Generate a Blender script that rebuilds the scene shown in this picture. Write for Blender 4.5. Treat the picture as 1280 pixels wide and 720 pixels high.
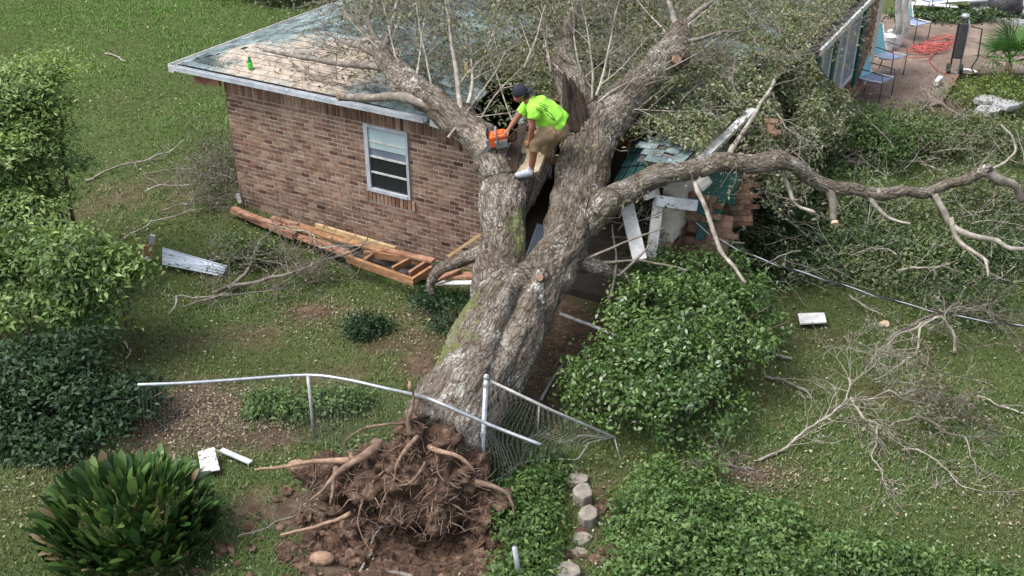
import bpy, bmesh, math, random
import numpy as np
from mathutils import Vector, Matrix, noise
from mathutils.bvhtree import BVHTree

for o in list(bpy.data.objects):
    bpy.data.objects.remove(o)
random.seed(7)
RNG = np.random.default_rng(11)
R = math.radians
SC = bpy.context.scene
COL = SC.collection

# ------------------------------------------------------------------ camera
CAM_H, PITCH, FOC = 8.0, 30.0, 1299.0        # metres, degrees down, focal length in 1280-wide pixels
cd = bpy.data.cameras.new('camera')
cam = bpy.data.objects.new('camera', cd); COL.objects.link(cam)
cam.location = (0, 0, CAM_H); cam.rotation_euler = (R(90 - PITCH), 0, 0)
cd.sensor_width = 36.0; cd.lens = 36.0 * FOC / 1280.0; cd.clip_start = 0.1; cd.clip_end = 2000
SC.camera = cam
# ------------------------------------------------------------------ sky and sun (thin overcast)
SUN_EL, SUN_AZ = 62.0, 255.0                  # elevation, compass bearing (clockwise from +Y)
wd = bpy.data.worlds.new('World'); SC.world = wd; wd.use_nodes = True
wn = wd.node_tree.nodes; wl = wd.node_tree.links; wn.clear()
sky = wn.new('ShaderNodeTexSky'); sky.sky_type = 'NISHITA'; sky.sun_disc = False
sky.sun_elevation = R(SUN_EL); sky.sun_rotation = R(SUN_AZ); sky.air_density = 1.0; sky.dust_density = 4.0; sky.ozone_density = 1.0
hs = wn.new('ShaderNodeHueSaturation'); hs.inputs['Saturation'].default_value = 0.5
bg = wn.new('ShaderNodeBackground'); bg.inputs['Strength'].default_value = 0.15
wo = wn.new('ShaderNodeOutputWorld')
wl.new(sky.outputs[0], hs.inputs['Color']); wl.new(hs.outputs[0], bg.inputs['Color']); wl.new(bg.outputs[0], wo.inputs['Surface'])
sd = bpy.data.lights.new('sun', 'SUN'); sd.energy = 1.5; sd.angle = R(28); sd.color = (1.0, 0.98, 0.95)
sun = bpy.data.objects.new('sun', sd); COL.objects.link(sun)
sdir = Vector((math.sin(R(SUN_AZ)) * math.cos(R(SUN_EL)), math.cos(R(SUN_AZ)) * math.cos(R(SUN_EL)), math.sin(R(SUN_EL))))
sun.rotation_euler = sdir.to_track_quat('Z', 'Y').to_euler(); sun.location = (0, 10, 30)
vs = SC.view_settings
vs.view_transform = 'Standard'; vs.look = 'None'; vs.gamma = 1.0; vs.use_curve_mapping = False; vs.exposure = 1.02
SC.cycles.max_bounces = 6; SC.cycles.diffuse_bounces = 3; SC.cycles.transmission_bounces = 3; SC.cycles.transparent_max_bounces = 6
SC.cycles.use_denoising = True

# ------------------------------------------------------------------ survey helpers: photo measurements -> metres
CT, ST = math.cos(R(PITCH)), math.sin(R(PITCH))
def ray(px, py):
    u = (px - 640) / FOC; v = (360 - py) / FOC
    return Vector((u, CT + ST * v, -ST + CT * v))
def at(px, py, y=None, z=None):
    d = ray(px, py)
    t = y / d.y if y is not None else (z - CAM_H) / d.z
    return Vector((0, 0, CAM_H)) + d * t
HA = R(-29)                                    # the house stands turned by 29 degrees
E1 = Vector((math.cos(HA), math.sin(HA), 0)); E2 = Vector((-math.sin(HA), math.cos(HA), 0)); HO = Vector((-4.82, 16.76, 0))
def hp(s, t, z): return HO + E1 * s + E2 * t + Vector((0, 0, z))
def on_front(px, py, t0=0.0):
    d = ray(px, py); O = Vector((0, 0, CAM_H)) - HO; k = (t0 - O.dot(E2)) / d.dot(E2); q = O + d * k
    return q.dot(E1), q.z
def on_side(px, py, s0):
    d = ray(px, py); O = Vector((0, 0, CAM_H)) - HO; k = (s0 - O.dot(E1)) / d.dot(E1); q = O + d * k
    return q.dot(E2), q.z

# ------------------------------------------------------------------ numpy value noise
def _h(i, j, sd):
    n = (i * 374761393 + j * 668265263 + sd * 1442695041) & 0x7fffffff
    n = ((n ^ (n >> 13)) * 1274126177) & 0x7fffffff
    return ((n ^ (n >> 16)) & 0xffff) / 65535.0
def vnoise(x, y, sd=0):
    x = np.asarray(x, float); y = np.asarray(y, float)
    i = np.floor(x).astype(np.int64); j = np.floor(y).astype(np.int64); fx = x - i; fy = y - j
    fx = fx * fx * (3 - 2 * fx); fy = fy * fy * (3 - 2 * fy)
    a = _h(i, j, sd); b = _h(i + 1, j, sd); c = _h(i, j + 1, sd); d = _h(i + 1, j + 1, sd)
    return (a * (1 - fx) + b * fx) * (1 - fy) + (c * (1 - fx) + d * fx) * fy
def fbm(x, y, sd=0, o=4):
    x = np.asarray(x, float); y = np.asarray(y, float)
    r = 0; a = 0.5
    for k in range(o):
        r = r + a * vnoise(x, y, sd + k); x = x * 2.03 + 7.1; y = y * 2.03 + 3.7; a *= 0.5
    return r

# ------------------------------------------------------------------ ground shape and soil map
def gz(x, y):
    x = np.asarray(x, float); y = np.asarray(y, float)
    z = (fbm(x * 0.35, y * 0.35, 5, 3) - 0.44) * 0.22
    pit = np.exp(-((x + 0.95) / 0.95) ** 2 - ((y - 8.55) / 0.6) ** 2)
    rim = np.exp(-((x + 1.0) / 1.7) ** 2 - ((y - 8.6) / 1.2) ** 2)
    z = z * (1 - pit) - 0.48 * pit + 0.10 * rim * (1 - pit) + (fbm(x * 3, y * 3, 31, 3) - 0.44) * 0.22 * rim
    return z
def gzf(x, y): return float(gz(x, y))
def gp(px, py, dz=0.0):
    p = at(px, py, z=0.0)
    for _ in range(3): p = at(px, py, z=gzf(p.x, p.y) + dz)
    return p
DIRT = [((520, 690), 1.5, 0.7, 1.3), ((400, 640), 0.7, 0.5, 0.9), ((600, 640), 0.6, 0.5, 0.9), ((700, 470), 0.75, 1.0, 1.0), ((735, 430), 0.7, 0.9, 1.1), ((690, 400), 1.0, 0.9, 1.1),
        ((250, 520), 1.3, 0.85, 1.0), ((330, 545), 0.8, 0.5, 0.7), ((430, 470), 0.9, 0.5, 0.5), ((395, 385), 0.8, 0.4, 0.72), ((535, 395), 0.7, 0.4, 0.7), ((300, 420), 1.0, 0.5, 0.6), ((480, 430), 0.6, 0.5, 0.5),
        ((170, 250), 1.7, 1.6, 0.5), ((930, 590), 0.7, 0.35, 0.75), ((760, 630), 0.35, 0.9, 0.7), ((1010, 420), 0.9, 0.9, 0.35), ((1160, 130), 2.2, 1.2, 0.8),
        ((700, 340), 1.5, 1.0, 1.2), ((530, 420), 0.6, 0.8, 0.8), ((520, 460), 0.5, 0.5, 0.7), ((860, 330), 1.2, 1.2, 0.9), ((300, 640), 0.7, 0.5, 0.55), ((1090, 500), 0.9, 0.6, 0.35)]
DIRT = [(at(p[0], p[1], z=0), a, b, w) for p, a, b, w in DIRT]
def dirt(x, y):
    x = np.asarray(x, float); y = np.asarray(y, float)
    m = np.zeros(np.broadcast(x, y).shape)
    for c, a, b, w in DIRT: m = np.maximum(m, w * np.exp(-((x - c.x) / a) ** 2 - ((y - c.y) / b) ** 2))
    n = fbm(x * 1.7, y * 1.7, 77, 4)
    m = m + (n - 0.47) * 1.1 * (0.25 + m)
    return np.clip((m - 0.25) * 2.2, 0, 1)

# ------------------------------------------------------------------ object helpers
WORG = {}
def link(o, parent, org):
    COL.objects.link(o)
    if parent is not None:
        o.parent = parent; o.location = org - WORG[parent.name]
    else: o.location = org
    WORG[o.name] = org.copy()
    return o
def thing(name, label, cat, loc, group=None):
    o = bpy.data.objects.new(name, None); o.empty_display_size = 0.2
    link(o, None, Vector(loc)); return tag(o, label, cat, group)
def tag(o, label=None, cat=None, group=None, kind=None):
    if label: o['label'] = label
    if cat: o['category'] = cat
    if group: o['group'] = group
    if kind: o['kind'] = kind
    return o
def mesh_np(name, V, F, mat, parent=None, col=None, smooth=False, kind=None, attrs=None, org=None):
    """V (n,3), F list of faces or int array (m,k)."""
    V = np.asarray(V, np.float64).reshape(-1, 3)
    if org is None:
        mn, mx = V.min(0), V.max(0); org = np.array([(mn[0] + mx[0]) / 2, (mn[1] + mx[1]) / 2, mn[2]])
    org = np.asarray(org, float)
    me = bpy.data.meshes.new(name)
    W = (V - org).astype(np.float32)
    if isinstance(F, np.ndarray):
        m, k = F.shape
        me.vertices.add(len(W)); me.vertices.foreach_set('co', W.ravel())
        me.loops.add(m * k); me.loops.foreach_set('vertex_index', F.astype(np.int32).ravel())
        me.polygons.add(m); me.polygons.foreach_set('loop_start', np.arange(0, m * k, k, dtype=np.int32))
        me.polygons.foreach_set('loop_total', np.full(m, k, np.int32))
        me.update(calc_edges=True)
    else:
        me.from_pydata([tuple(v) for v in W], [], F); me.update()
    if smooth: me.polygons.foreach_set('use_smooth', np.ones(len(me.polygons), bool))
    if col is not None:
        a = me.attributes.new('col', 'FLOAT_COLOR', 'POINT'); c = np.ones((len(W), 4), np.float32); c[:, :3] = col; a.data.foreach_set('color', c.ravel())
    for k, v in (attrs or {}).items():
        v = np.asarray(v, np.float32)
        if v.ndim == 1: a = me.attributes.new(k, 'FLOAT', 'POINT'); a.data.foreach_set('value', v)
        else: a = me.attributes.new(k, 'FLOAT_VECTOR', 'POINT'); a.data.foreach_set('vector', v.ravel())
    if mat: me.materials.append(MT[mat])
    o = bpy.data.objects.new(name, me); link(o, parent, Vector(org))
    if kind: o['kind'] = kind
    return o

class MB:
    def __init__(s): s.v = []; s.f = []; s.c = []
    def add(s, vs, fs, col=None):
        b = len(s.v); s.v += [tuple(v) for v in vs]; s.f += [tuple(i + b for i in f) for f in fs]
        if col is not None: s.c += [col] * len(vs)
    def obb(s, c, ax, ay, az, col=None):
        """box by centre and three half-axis vectors"""
        c, ax, ay, az = Vector(c), Vector(ax), Vector(ay), Vector(az)
        vs = [c + ax * i + ay * j + az * k for k in (-1, 1) for j in (-1, 1) for i in (-1, 1)]
        fs = [(0, 2, 3, 1), (4, 5, 7, 6), (0, 1, 5, 4), (2, 6, 7, 3), (0, 4, 6, 2), (1, 3, 7, 5)]
        if ax.cross(ay).dot(az) < 0: fs = [f[::-1] for f in fs]
        s.add(vs, fs, col); return s
    def board(s, p0, p1, w, h, up=(0, 0, 1), col=None):
        """plank from p0 to p1, w wide, h thick along up"""
        p0, p1, up = Vector(p0), Vector(p1), Vector(up); d = p1 - p0; L = d.length; d.normalize()
        sd_ = d.cross(up).normalized(); u2 = sd_.cross(d).normalized()
        return s.obb((p0 + p1) / 2, d * L / 2, sd_ * w / 2, u2 * h / 2, col)
    def tube(s, pts, rad, n=6, cap=True, col=None):
        pts = [Vector(p) for p in pts]; m = len(pts)
        if not hasattr(rad, '__len__'): rad = [rad] * m
        b = len(s.v); prev = None
        for i, p in enumerate(pts):
            t = (pts[min(i + 1, m - 1)] - pts[max(i - 1, 0)])
            if t.length < 1e-9: t = Vector((0, 0, 1))
            t.normalize()
            if prev is None: a = t.orthogonal().normalized()
            else:
                a = prev - t * prev.dot(t)
                a = a.normalized() if a.length > 1e-6 else t.orthogonal().normalized()
            prev = a; bb = t.cross(a)
            for k in range(n):
                an = 2 * math.pi * k / n; s.v.append(tuple(p + (a * math.cos(an) + bb * math.sin(an)) * rad[i]))
                if col is not None: s.c.append(col)
        for i in range(m - 1):
            for k in range(n):
                k2 = (k + 1) % n; s.f.append((b + i * n + k, b + i * n + k2, b + (i + 1) * n + k2, b + (i + 1) * n + k))
        if cap:
            s.f.append(tuple(b + k for k in range(n))[::-1]); s.f.append(tuple(b + (m - 1) * n + k for k in range(n)))
        return s
    def ball(s, c, rx, ry, rz, nu=14, nv=9, rot=None, col=None):
        c = Vector(c); vs = []; fs = []
        for j in range(nv + 1):
            th = math.pi * j / nv
            for i in range(nu):
                ph = 2 * math.pi * i / nu; p = Vector((rx * math.sin(th) * math.cos(ph), ry * math.sin(th) * math.sin(ph), rz * math.cos(th)))
                if rot is not None: p = rot @ p
                vs.append(c + p)
        for j in range(nv):
            for i in range(nu):
                i2 = (i + 1) % nu
                if j == 0: fs.append((i, nu + i, nu + i2))
                elif j == nv - 1: fs.append((j * nu + i, (j + 1) * nu, j * nu + i2))
                else: fs.append((j * nu + i, (j + 1) * nu + i, (j + 1) * nu + i2, j * nu + i2))
        s.add(vs, fs, col); return s
    def prism(s, poly, off, col=None):
        """polygon extruded by vector off"""
        off = Vector(off); n = len(poly); a = [Vector(p) for p in poly]; b = [p + off for p in a]
        s.add(a + b, [tuple(range(n)), tuple(range(2 * n - 1, n - 1, -1))] + [(i, n + i, n + (i + 1) % n, (i + 1) % n) for i in range(n)], col); return s
    def lathe(s, c, prof, n=14, col=None, axis=None):
        c = Vector(c); vs = []; fs = []
        rot = Vector((0, 0, 1)).rotation_difference(Vector(axis)) if axis is not None else None
        for r, z in prof:
            for i in range(n):
                p = Vector((r * math.cos(2 * math.pi * i / n), r * math.sin(2 * math.pi * i / n), z))
                if rot: p = rot @ p
                vs.append(c + p)
        for j in range(len(prof) - 1):
            for i in range(n): fs.append((j * n + i, j * n + (i + 1) % n, (j + 1) * n + (i + 1) % n, (j + 1) * n + i))
        fs.append(tuple(range(n))[::-1]); fs.append(tuple((len(prof) - 1) * n + i for i in range(n)))
        s.add(vs, fs, col); return s
    def build(s, name, mat, parent=None, smooth=False, kind=None, bevel=0.0, org=None):
        o = mesh_np(name, np.array(s.v), s.f, mat, parent, col=(np.array(s.c) if s.c and len(s.c) == len(s.v) else None), smooth=smooth, kind=kind, org=org)
        if bevel > 0:
            bm = bmesh.new(); bm.from_mesh(o.data)
            bmesh.ops.bevel(bm, geom=[e for e in bm.edges if len(e.link_faces) == 2 and e.calc_face_angle(0) > 0.5], offset=bevel, segments=2, affect='EDGES', profile=0.6)
            bm.to_mesh(o.data); bm.free()
        return o
def dup(o, name, parent, org):
    c = o.copy(); c.name = name; c.parent = None; link(c, parent, Vector(org)); return c
def remeshed(mb, voxel, smooth_it=2):
    me = bpy.data.meshes.new('tmp'); me.from_pydata(mb.v, [], mb.f); me.update()
    o = bpy.data.objects.new('tmp', me); COL.objects.link(o)
    m = o.modifiers.new('r', 'REMESH'); m.mode = 'VOXEL'; m.voxel_size = voxel
    if smooth_it:
        m2 = o.modifiers.new('s', 'SMOOTH'); m2.factor = 0.5; m2.iterations = smooth_it
    dg = bpy.context.evaluated_depsgraph_get(); ev = o.evaluated_get(dg); r = ev.to_mesh()
    V = np.empty(len(r.vertices) * 3); r.vertices.foreach_get('co', V); V = V.reshape(-1, 3)
    N = np.empty(len(r.vertices) * 3); r.vertices.foreach_get('normal', N); N = N.reshape(-1, 3)
    F = [tuple(p.vertices) for p in r.polygons]
    ev.to_mesh_clear(); bpy.data.objects.remove(o); bpy.data.meshes.remove(me)
    return V, F, N

# ------------------------------------------------------------------ materials
MT = {}
class G:
    def __init__(s, name):
        s.m = bpy.data.materials.new(name); s.m.use_nodes = True; s.t = s.m.node_tree; s.n = s.t.nodes; s.n.clear()
        s.out = s.n.new('ShaderNodeOutputMaterial'); s.b = s.n.new('ShaderNodeBsdfPrincipled'); s.t.links.new(s.b.outputs[0], s.out.inputs[0]); MT[name] = s.m
    def nd(s, t, **kw):
        n = s.n.new(t)
        for k, v in kw.items():
            if k in n.inputs.keys(): n.inputs[k].default_value = v
            else: setattr(n, k, v)
        return n
    def ln(s, a, b): s.t.links.new(a, b)
    def pos(s): return s.nd('ShaderNodeTexCoord').outputs['Object']
    def scaled(s, vec, sc):
        m = s.nd('ShaderNodeMapping'); m.inputs['Scale'].default_value = sc; s.ln(vec, m.inputs['Vector']); return m.outputs[0]
    def noise(s, vec, scale, detail=6, rough=0.6):
        n = s.nd('ShaderNodeTexNoise'); n.inputs['Scale'].default_value = scale; n.inputs['Detail'].default_value = detail; n.inputs['Roughness'].default_value = rough
        s.ln(vec, n.inputs['Vector']); return n.outputs['Fac']
    def ramp(s, fac, stops):
        r = s.nd('ShaderNodeValToRGB'); cr = r.color_ramp
        while len(cr.elements) < len(stops): cr.elements.new(0.5)
        for e, (p, c) in zip(cr.elements, stops): e.position = p; e.color = (*c, 1) if len(c) == 3 else c
        s.ln(fac, r.inputs[0]); return r.outputs[0]
    def mix(s, a, b, f, mode='MIX'):
        n = s.nd('ShaderNodeMix', data_type='RGBA', blend_type=mode); 
        for val, idx in ((f, 0), (a, 6), (b, 7)):
            if hasattr(val, 'links'): s.ln(val, n.inputs[idx])
            elif idx == 0: n.inputs[0].default_value = val
            else: n.inputs[idx].default_value = (*val, 1)
        return n.outputs[2]
    def attr(s, name): return s.nd('ShaderNodeAttribute', attribute_name=name)
    def math(s, op, a, b=0.0):
        n = s.nd('ShaderNodeMath', operation=op)
        for i, v in enumerate((a, b)):
            if hasattr(v, 'links'): s.ln(v, n.inputs[i])
            else: n.inputs[i].default_value = v
        return n.outputs[0]
    def base(s, c): 
        if hasattr(c, 'links'): s.ln(c, s.b.inputs['Base Color'])
        else: s.b.inputs['Base Color'].default_value = (*c, 1)
    def bump(s, h, strength=0.5, dist=0.02):
        n = s.nd('ShaderNodeBump'); n.inputs['Strength'].default_value = strength; n.inputs['Distance'].default_value = dist
        s.ln(h, n.inputs['Height']); s.ln(n.outputs[0], s.b.inputs['Normal'])
    def rough(s, r, spec=0.3, metal=0.0):
        s.b.inputs['Roughness'].default_value = r; s.b.inputs['Specular IOR Level'].default_value = spec; s.b.inputs['Metallic'].default_value = metal

def plain(name, c1, c2, scale=6, rough=0.7, bump=0.3, dist=0.005, spec=0.3, metal=0.0, stretch=None, c3=None):
    g = G(name); v = g.pos()
    if stretch: v = g.scaled(v, stretch)
    n = g.noise(v, scale, 7, 0.65)
    st = [(0.32, c1), (0.66, c2)] if c3 is None else [(0.3, c1), (0.52, c2), (0.7, c3)]
    g.base(g.ramp(n, st)); g.rough(rough, spec, metal)
    if bump: g.bump(g.noise(v, scale * 4, 5), bump, dist)
    return g
def leafy(name, trans=0.35, rough=0.5, spec=0.35):
    """leaf colour is stored per leaf; a share of the light passes through"""
    g = G(name); c = g.attr('col').outputs['Color']
    g.base(c); g.rough(rough, spec)
    tr = g.nd('ShaderNodeBsdfTranslucent'); g.ln(g.mix(c, (0.9, 1.0, 0.35), 1.0, 'MULTIPLY'), tr.inputs['Color'])
    mx = g.nd('ShaderNodeMixShader'); mx.inputs[0].default_value = trans
    g.ln(g.b.outputs[0], mx.inputs[1]); g.ln(tr.outputs[0], mx.inputs[2]); g.ln(mx.outputs[0], g.out.inputs[0])
leafy('leaf', 0.3, 0.5); leafy('leaf_gloss', 0.2, 0.33, 0.5); leafy('grass_blade', 0.25, 0.7, 0.15); leafy('litter', 0.1, 0.8, 0.15)

g = G('ground'); v = g.pos()
n1 = g.noise(v, 0.7, 8, 0.65); n2 = g.noise(v, 9, 8, 0.7)
gr = g.mix(g.ramp(n1, [(0.3, (0.042, 0.070, 0.017)), (0.7, (0.085, 0.122, 0.034))]), g.ramp(n2, [(0.35, (0.03, 0.042, 0.012)), (0.6, (0.11, 0.115, 0.05))]), 0.5)
so = g.ramp(g.noise(v, 5, 10, 0.72), [(0.3, (0.055, 0.037, 0.027)), (0.5, (0.105, 0.07, 0.05)), (0.7, (0.19, 0.14, 0.10))])
g.base(g.mix(gr, so, g.attr('dirt').outputs['Fac'])); g.rough(0.95, 0.1); g.bump(g.noise(v, 22, 10, 0.75), 0.8, 0.05)

def brickmat(name, src):
    g = G(name); v = g.pos()
    if src == 'obj': r = g.nd('ShaderNodeObjectInfo').outputs['Random']
    else: r = g.nd('ShaderNodeNewGeometry').outputs['Random Per Island']
    c = g.ramp(r, [(0.0, (0.075, 0.040, 0.033)), (0.06, (0.15, 0.08, 0.062)), (0.3, (0.21, 0.128, 0.092)), (0.55, (0.262, 0.172, 0.125)), (0.85, (0.335, 0.24, 0.18)), (1.0, (0.215, 0.108, 0.075))])
    w = g.nd('ShaderNodeNewGeometry').outputs['Position']
    n = g.noise(w, 14, 8, 0.7); c = g.mix(c, g.ramp(n, [(0.3, (0.6, 0.6, 0.6)), (0.7, (1.3, 1.25, 1.2))]), 1.0, 'MULTIPLY')
    st = g.noise(w, 1.1, 6, 0.7); c = g.mix(c, g.ramp(st, [(0.4, (0.72, 0.70, 0.70)), (0.58, (1.06, 1.05, 1.04))]), 1.0, 'MULTIPLY')
    g.base(c); g.rough(0.9, 0.15); g.bump(g.noise(w, 70, 4), 0.5, 0.004)
brickmat('brick_single', 'obj'); brickmat('brick_joined', 'island')
plain('mortar', (0.38, 0.34, 0.30), (0.60, 0.56, 0.50), 5, 0.95, 0.5)
plain('white_paint', (0.36, 0.36, 0.345), (0.60, 0.60, 0.585), 7, 0.5, 0.15)
plain('gutter_paint', (0.30, 0.33, 0.37), (0.50, 0.53, 0.57), 7, 0.4, 0.1)
plain('worn_white', (0.30, 0.29, 0.27), (0.75, 0.74, 0.71), 9, 0.6, 0.3, c3=(0.82, 0.82, 0.80))
plain('soffit', (0.16, 0.10, 0.07), (0.30, 0.20, 0.14), 5, 0.8, 0.3)
plain('lumber', (0.14, 0.07, 0.038), (0.31, 0.16, 0.082), 7, 0.8, 0.6, 0.01, stretch=(1, 1, 4), c3=(0.44, 0.26, 0.14))
plain('lumber_red', (0.12, 0.06, 0.042), (0.29, 0.15, 0.095), 7, 0.85, 0.6, 0.01, c3=(0.40, 0.25, 0.175))
plain('lumber_pale', (0.36, 0.24, 0.12), (0.55, 0.40, 0.22), 6, 0.8, 0.4)
plain('dark_felt', (0.03, 0.028, 0.03), (0.075, 0.07, 0.075), 8, 0.9, 0.4)
plain('dark_inside', (0.02, 0.017, 0.015), (0.05, 0.04, 0.033), 3, 0.95, 0.2)  # near-black base stands in for the shade inside the broken-open house
plain('shutter_green', (0.006, 0.045, 0.036), (0.015, 0.085, 0.068), 7, 0.55, 0.2)
plain('galvanised', (0.30, 0.32, 0.34), (0.50, 0.52, 0.55), 12, 0.42, 0.15, metal=0.65)
plain('galvanised_dull', (0.26, 0.26, 0.25), (0.44, 0.44, 0.43), 14, 0.6, 0.2, metal=0.35)
plain('rusty_wire', (0.14, 0.135, 0.13), (0.27, 0.265, 0.255), 14, 0.7, 0.1)
plain('cable_black', (0.02, 0.02, 0.022), (0.05, 0.05, 0.055), 20, 0.6, 0.1)
plain('cable_grey', (0.26, 0.27, 0.28), (0.48, 0.48, 0.48), 20, 0.5, 0.1)
plain('sheet_metal', (0.24, 0.29, 0.35), (0.42, 0.47, 0.54), 4, 0.5, 0.2, metal=0.15)
plain('concrete', (0.13, 0.115, 0.09), (0.30, 0.27, 0.23), 9, 0.9, 0.6, 0.012)
plain('patio_ground', (0.10, 0.068, 0.052), (0.17, 0.125, 0.10), 1.6, 0.9, 0.4, c3=(0.24, 0.185, 0.15))
plain('gravel', (0.20, 0.20, 0.20), (0.48, 0.47, 0.46), 22, 0.9, 0.9, 0.03)
plain('soil', (0.036, 0.021, 0.015), (0.115, 0.068, 0.046), 8, 0.95, 1.0, 0.05, c3=(0.29, 0.20, 0.145))
plain('root_fibre', (0.14, 0.094, 0.067), (0.31, 0.225, 0.168), 12, 0.9, 0.3)
plain('root_bark', (0.085, 0.055, 0.04), (0.19, 0.125, 0.09), 9, 0.9, 0.7, 0.02, c3=(0.33, 0.235, 0.175))
plain('root_raw', (0.17, 0.105, 0.07), (0.36, 0.24, 0.165), 14, 0.85, 0.6, 0.01)
plain('cut_wood', (0.36, 0.265, 0.175), (0.54, 0.43, 0.30), 6, 0.8, 0.4, stretch=(5, 5, 1), c3=(0.66, 0.56, 0.42))
plain('rotten_wood_gap_shade', (0.02, 0.014, 0.011), (0.06, 0.042, 0.032), 8, 0.95, 0.8, 0.02)  # rotten stub's own colour, also used as painted shade in the gap
plain('twig_bark', (0.085, 0.07, 0.058), (0.19, 0.165, 0.14), 8, 0.9, 0.5, 0.004, c3=(0.32, 0.295, 0.26))
plain('twig_pale', (0.14, 0.12, 0.098), (0.30, 0.268, 0.225), 9, 0.9, 0.5, 0.004, c3=(0.47, 0.44, 0.395))
plain('stem_brown', (0.07, 0.05, 0.035), (0.16, 0.12, 0.085), 8, 0.9, 0.5)
plain('shirt_lime', (0.24, 0.60, 0.045), (0.34, 0.74, 0.08), 5, 0.75, 0.25, 0.01)
plain('shirt_print', (0.06, 0.13, 0.03), (0.12, 0.22, 0.05), 9, 0.8, 0.1)
plain('khaki', (0.20, 0.135, 0.08), (0.30, 0.21, 0.13), 7, 0.85, 0.4, 0.01)
plain('navy_cap', (0.010, 0.012, 0.022), (0.025, 0.028, 0.045), 9, 0.8, 0.2)
plain('skin', (0.21, 0.090, 0.052), (0.28, 0.125, 0.076), 6, 0.55, 0.15)
plain('shoe', (0.24, 0.26, 0.30), (0.46, 0.48, 0.53), 22, 0.7, 0.2)
plain('sole', (0.03, 0.03, 0.035), (0.07, 0.07, 0.08), 9, 0.8, 0.1)
plain('hair', (0.008, 0.007, 0.006), (0.02, 0.017, 0.015), 30, 0.7, 0.3)
plain('saw_orange', (0.60, 0.085, 0.018), (0.78, 0.14, 0.03), 8, 0.4, 0.1)
plain('saw_grey', (0.10, 0.11, 0.12), (0.28, 0.29, 0.30), 10, 0.5, 0.1)
plain('saw_black', (0.015, 0.015, 0.016), (0.04, 0.04, 0.042), 10, 0.5, 0.1)
plain('teal_sling', (0.14, 0.38, 0.44), (0.22, 0.48, 0.54), 10, 0.7, 0.1)
plain('blue_sling', (0.17, 0.22, 0.34), (0.27, 0.33, 0.47), 10, 0.7, 0.1)
plain('chair_frame', (0.03, 0.03, 0.03), (0.08, 0.08, 0.08), 10, 0.5, 0.1)
plain('chair_white', (0.55, 0.58, 0.58), (0.75, 0.77, 0.77), 10, 0.5, 0.1)
plain('white_plastic', (0.62, 0.62, 0.60), (0.80, 0.80, 0.78), 6, 0.45, 0.1)
plain('red_cord', (0.28, 0.05, 0.045), (0.46, 0.12, 0.10), 9, 0.6, 0.1)
plain('black_bag', (0.012, 0.012, 0.014), (0.05, 0.05, 0.055), 5, 0.35, 0.8, 0.04, spec=0.5)
plain('grey_cloth', (0.33, 0.32, 0.31), (0.60, 0.58, 0.56), 5, 0.85, 0.5, 0.02)
plain('bottle_green', (0.06, 0.50, 0.05), (0.16, 0.72, 0.08), 8, 0.25, 0.05)
plain('bottle_dark', (0.015, 0.16, 0.06), (0.03, 0.24, 0.09), 8, 0.3, 0.05)
plain('paper_white', (0.44, 0.44, 0.42), (0.66, 0.66, 0.64), 8, 0.8, 0.2)
plain('stone_grey', (0.24, 0.24, 0.25), (0.42, 0.42, 0.43), 6, 0.9, 0.7, 0.02)
plain('blind', (0.30, 0.42, 0.44), (0.42, 0.54, 0.55), 3, 0.7, 0.1)

g = G('dirty_board'); v = g.pos()
g.base(g.ramp(g.noise(v, 16, 8, 0.8), [(0.42, (0.06, 0.055, 0.045)), (0.50, (0.62, 0.62, 0.60)), (0.8, (0.8, 0.8, 0.78))])); g.rough(0.7)
g = G('window_glass'); g.base((0.02, 0.024, 0.026)); g.rough(0.08, 0.6)
g = G('screen_glass'); v = g.pos(); g.base(g.ramp(g.noise(v, 3), [(0.3, (0.10, 0.13, 0.17)), (0.7, (0.19, 0.23, 0.29))])); g.rough(0.35, 0.4)

g = G('shingle'); w = g.nd('ShaderNodeNewGeometry').outputs['Position']; rr = g.nd('ShaderNodeNewGeometry').outputs['Random Per Island']
teal = g.ramp(rr, [(0.0, (0.10, 0.14, 0.14)), (0.5, (0.17, 0.225, 0.225)), (1.0, (0.25, 0.315, 0.315))])
teal = g.mix(teal, g.ramp(g.noise(w, 2.2, 8, 0.7), [(0.38, (0.42, 0.42, 0.43)), (0.62, (1.25, 1.25, 1.25))]), 1.0, 'MULTIPLY')
teal = g.mix(teal, g.ramp(g.noise(w, 30, 5, 0.7), [(0.3, (0.55, 0.55, 0.55)), (0.7, (1.4, 1.4, 1.4))]), 1.0, 'MULTIPLY')
dust = g.ramp(g.math('ADD', g.math('MULTIPLY', g.noise(w, 46, 8, 0.85), 0.7), g.math('MULTIPLY', g.noise(w, 5, 6, 0.7), 0.3)), [(0.40, (0.09, 0.075, 0.06)), (0.48, (0.36, 0.295, 0.235)), (0.60, (0.60, 0.52, 0.435))])
sp = g.math('MULTIPLY', g.attr('dust').outputs['Fac'], 1.0)
nz = g.math('ADD', g.noise(w, 3.0, 8, 0.7), g.math('MULTIPLY', g.noise(w, 24, 8, 0.8), 0.9))
mk = g.math('ADD', g.math('MULTIPLY', g.math('SUBTRACT', nz, 1.0), 3.4), g.math('MULTIPLY', g.math('SUBTRACT', sp, 0.40), 3.0)); mk.node.use_clamp = True
g.base(g.mix(teal, dust, mk)); g.rough(0.9, 0.15); g.bump(g.noise(w, 60, 5), 0.5, 0.006)
plain('shingle_dark', (0.008, 0.035, 0.035), (0.025, 0.075, 0.07), 4, 0.8, 0.4)

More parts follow.
